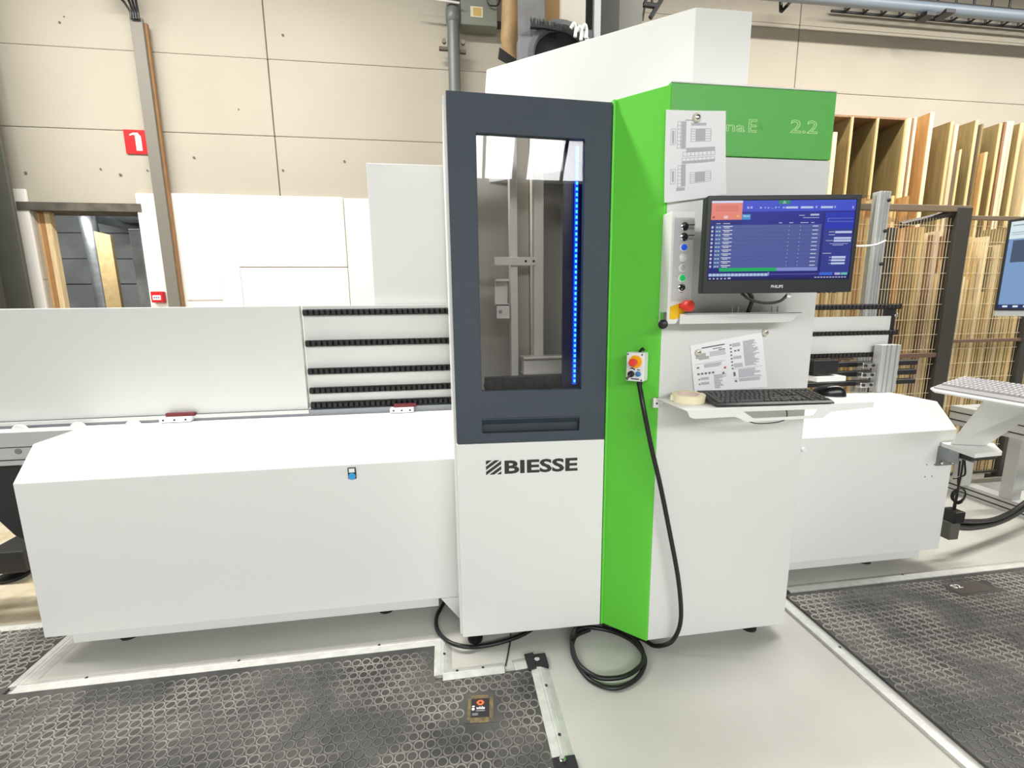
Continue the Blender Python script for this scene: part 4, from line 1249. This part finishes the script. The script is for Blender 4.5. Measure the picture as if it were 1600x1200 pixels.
# clear guard panel with aluminium post
gp = thing('guard_panel', 'clear plastic guard panel on an aluminium post behind the monitor', 'guard panel', (2.9, 2.9, 0))
po_ = box('post', 2.945, 3.03, 2.88, 2.94, 0, 2.28, ALUM, gp, .003)
for x in (2.965, 2.99, 3.01):
    box('groove', x-.002, x+.002, 2.877, 2.881, 0, 2.28, mat('groove_shadow', (150, 152, 152), .5), po_)
for z in (2.22, 2.02, 1.80):
    disc('panel_screw', (3.01, 2.878, z), (.3, -1, 0), .012, .012, BLACKM, po_, 10)
box('clear_sheet', 2.45, 2.95, 2.905, 2.911, .9, 2.255, glass_mat('clear_plastic', (.90, .90, .89), 1.25), gp)
tube('white_cord', [(2.76, 2.87, 1.92), (2.84, 2.87, 1.918), (2.93, 2.86, 1.925), (3.02, 2.87, 1.955)], .006, WHITEP, gp, 8, 5)

# ------------------------------------------------------------------ aluminium frame at right
af = thing('aluminium_frame', 'aluminium profile frame standing by the fence at right', 'frame', (4.0, 2.5, 0))
tb = box('top_profile', 3.86, 3.95, 1.7, 2.95, .60, .745, ALUM, af, .003)
for z in (.64, .70):
    box('profile_slot', 3.857, 3.861, 1.7, 2.95, z-.004, z+.004, BLACKM, tb)
box('cross_profile', 3.95, 5.2, 2.88, 2.96, .62, .74, ALUM, af, .003)
fl = box('floor_profile', 4.05, 4.15, 1.8, 3.02, .0, .10, ALUM, af, .003)
for z in (.03, .07):
    box('profile_slot', 4.047, 4.051, 1.8, 3.02, z-.004, z+.004, BLACKM, fl)
box('leg', 4.05, 4.13, 2.60, 2.68, .10, .60, ALUM, af, .003)
box('leg', 3.99, 4.07, 2.88, 2.96, .10, .62, ALUM, af, .003)
box('cross_floor_profile', 4.15, 5.4, 2.93, 3.02, 0, .09, ALUM, af, .003)

# ================================================================== SECOND WORKSTATION
ws = thing('tray_stand', 'white swivel keyboard stand bolted to the right guard', 'stand', (2.75, 2.0, .62))
prism('base_plate', [(2.70, 2.083), (2.808, 2.083), (2.83, 2.15), (2.96, 2.02), (2.84, 1.895), (2.66, 1.885)], 'z', .748, .772, PAINT, ws, .003)
bk = boxes('steel_bracket', [(2.69, 2.81, 2.0785, 2.0865, .635, .748), (2.69, 2.70, 1.98, 2.079, .68, .748), (2.80, 2.81, 1.98, 2.079, .68, .748)], STEEL, ws, .002)
for x in (2.715, 2.785):
    disc('bolt', (x, 2.079, .652), (0, -1, 0), .009, .007, CHROME, bk, 10)
box('bracket_web', 2.70, 2.86, 1.93, 2.06, .715, .748, BLACKM, ws)
# leaning post
b0, b1 = [Vector((2.70, 2.04, .772)), Vector((2.85, 1.98, .772))], [Vector((2.75, 1.93, 1.08)), Vector((2.79, 1.70, 1.08))]
th_ = Vector((.05, .03, 0))
v = []
for q in (b0, b1):
    v += [tuple(q[0]), tuple(q[1]), tuple(q[1]+th_), tuple(q[0]+th_)]
mesh('leaning_post', v, BF, PAINT, ws, .01)
tlt = Vector((.26, 0, .05)).normalized()
with frame(axes((2.55, 2.045, 1.070), (0, -1, 0), tlt, Vector((0, -1, 0)).cross(tlt))):
    # x runs towards the camera, y up the slope, z out of the tray
    prism('tray_plate', [(.0, .0), (-.03, .02), (-.055, .16), (-.045, .26), (.70, .30), (.70, -.01), (.02, -.012)], 'z', 0, .012, PAINT, ws, .004)
    k2 = thing('grey_keyboard', 'light grey keyboard on the swivel stand at right', 'keyboard', (.25, .1, .013))
    prism('keyboard_body', [(.02, .013), (.21, .013), (.21, .030), (.045, .024), (.02, .018)], 'x', -.015, .45, mat('keyboard_grey', (176, 172, 176), .5), k2, .003)
    KG = mat('key_grey', (198, 194, 196), .5)
    k0 = None
    for r in range(6):
        for c in range(21):
            y_, x_ = .055+r*.024, -.002+c*.0212
            if k0 is None:
                k0 = mesh('key', [(x_, y_, .026), (x_+.018, y_, .026), (x_+.018, y_+.02, .028), (x_, y_+.02, .028), (x_+.003, y_+.003, .034), (x_+.015, y_+.003, .034), (x_+.015, y_+.017, .036), (x_+.003, y_+.017, .036)], BF, KG, k2)
            else:
                clone(k0, CUR[-1].to_3x3() @ Vector((c*.0212, r*.024, r*.0012)))
with frame(axes((2.955, 2.12, 1.46), Vector((.25, -1, 0)).normalized(), Vector((1, .25, 0)).normalized(), (0, 0, 1))):
    m2 = thing('second_monitor', 'grey framed monitor with a pale blue screen at the right edge', 'monitor', (.3, .03, 0))
    box('housing', 0, .70, .006, .05, 0, .50, mat('monitor_grey', (196, 198, 200), .4), m2, .004)
    plate('bezel', [(0, .03), (.70, .03), (.70, .50), (0, .50)], [[(.012, .042), (.688, .042), (.688, .488), (.012, .488)]], 'y', 0, .006, mat('bezel_black', (26, 27, 30), .45), m2)
    s2 = box('screen', .012, .688, .003, .006, .042, .488, emis('screen2_blue', (126, 160, 206), .9), m2)
    rects('page_header', [(.012, .688, .40, .488)], .003, emis('screen2_white', (226, 240, 246), .9), s2)
    rects('dark_window', [(.03, .688, .28, .392)], .003, emis('screen2_dark', (72, 86, 112), .9), s2)
    rects('task_bar', [(.012, .688, .042, .062)], .003, emis('screen2_bar', (36, 52, 110), .9), s2)
    rects('task_icons', [(.03+.04*k, .05+.04*k, .047, .057) for k in range(8)], .0026, emis('screen2_white', (226, 240, 246), .9), s2)
    rects('menu_lines', [(.02, .12, .465, .472), (.02, .5, .43, .434), (.02, .5, .42, .423)], .0026, emis('screen2_grey', (150, 176, 186), .9), s2)
    box('back_mount', .28, .42, .05, .12, .15, .3, ALUM, m2)
    tube('stand_pole', [(.35, .10, .25), (.35, .14, -.2), (.25, .12, -.36)], .03, ALUM, m2, 10, 5)
# hanging wires below the stand, plug box and cable bundle
hw = thing('hanging_wires', 'thin dark wires looping down below the keyboard stand', 'wires', (2.86, 2.1, .3))
w0 = at(1503, 720, 'y', 2.15)
for k, (a, b, c, d) in enumerate((((1505, 718), (1502, 740), (1497, 762), (1488, 800)), ((1507, 718), (1508, 740), (1500, 745), (1490, 748)), ((1500, 720), (1497, 750), (1497, 765), (1492, 795)))):
    tube('wire', [tuple(at(*q, 'y', 2.13+.01*k)) for q in (a, b, c, d)], .005, CABLE, hw, 6, 6)
lp = at(1499, 775, 'y', 2.14)
for k in range(3):
    tube('wire_loop', [(lp.x+(.042+.004*k)*math.cos(q*.5236)+.004*k, 2.14+.006*k, lp.z+(.05-.004*k)*math.sin(q*.5236)) for q in range(13)], .004, CABLE, hw, 6)
pb_ = at(1480, 825, 'y', 2.14)
plg = thing('plug_housing', 'dark metal connector housing at the right guard end', 'connector', (2.83, 2.14, .2))
box('connector_body', pb_.x-.03, pb_.x+.035, 2.10, 2.18, pb_.z-.055, pb_.z+.05, OLIVE, plg, .004)
box('connector_cap', pb_.x-.02, pb_.x+.045, 2.09, 2.17, pb_.z+.05, pb_.z+.12, BLACK, plg, .004)
bd_ = thing('cable_bundle', 'bundle of thick black cables leaving the right guard', 'cables', (3.4, 2.4, 0))
for k in range(5):
    dy, dz = (k % 3)*.022, (k//2)*.018
    p = [tuple(at(1487, 812+3*k, 'y', 2.16+dy)), tuple(at(1515, 814+3*k, 'y', 2.20+dy)), tuple(at(1550, 812+2*k, 'y', 2.26+dy)), tuple(at(1580, 800+2*k, 'y', 2.32+dy)), tuple(at(1606, 782+2*k, 'y', 2.38+dy)), tuple(at(1660, 750, 'y', 2.5+dy))]
    tube('cable', p, .013, CABLE, bd_, 8, 6)
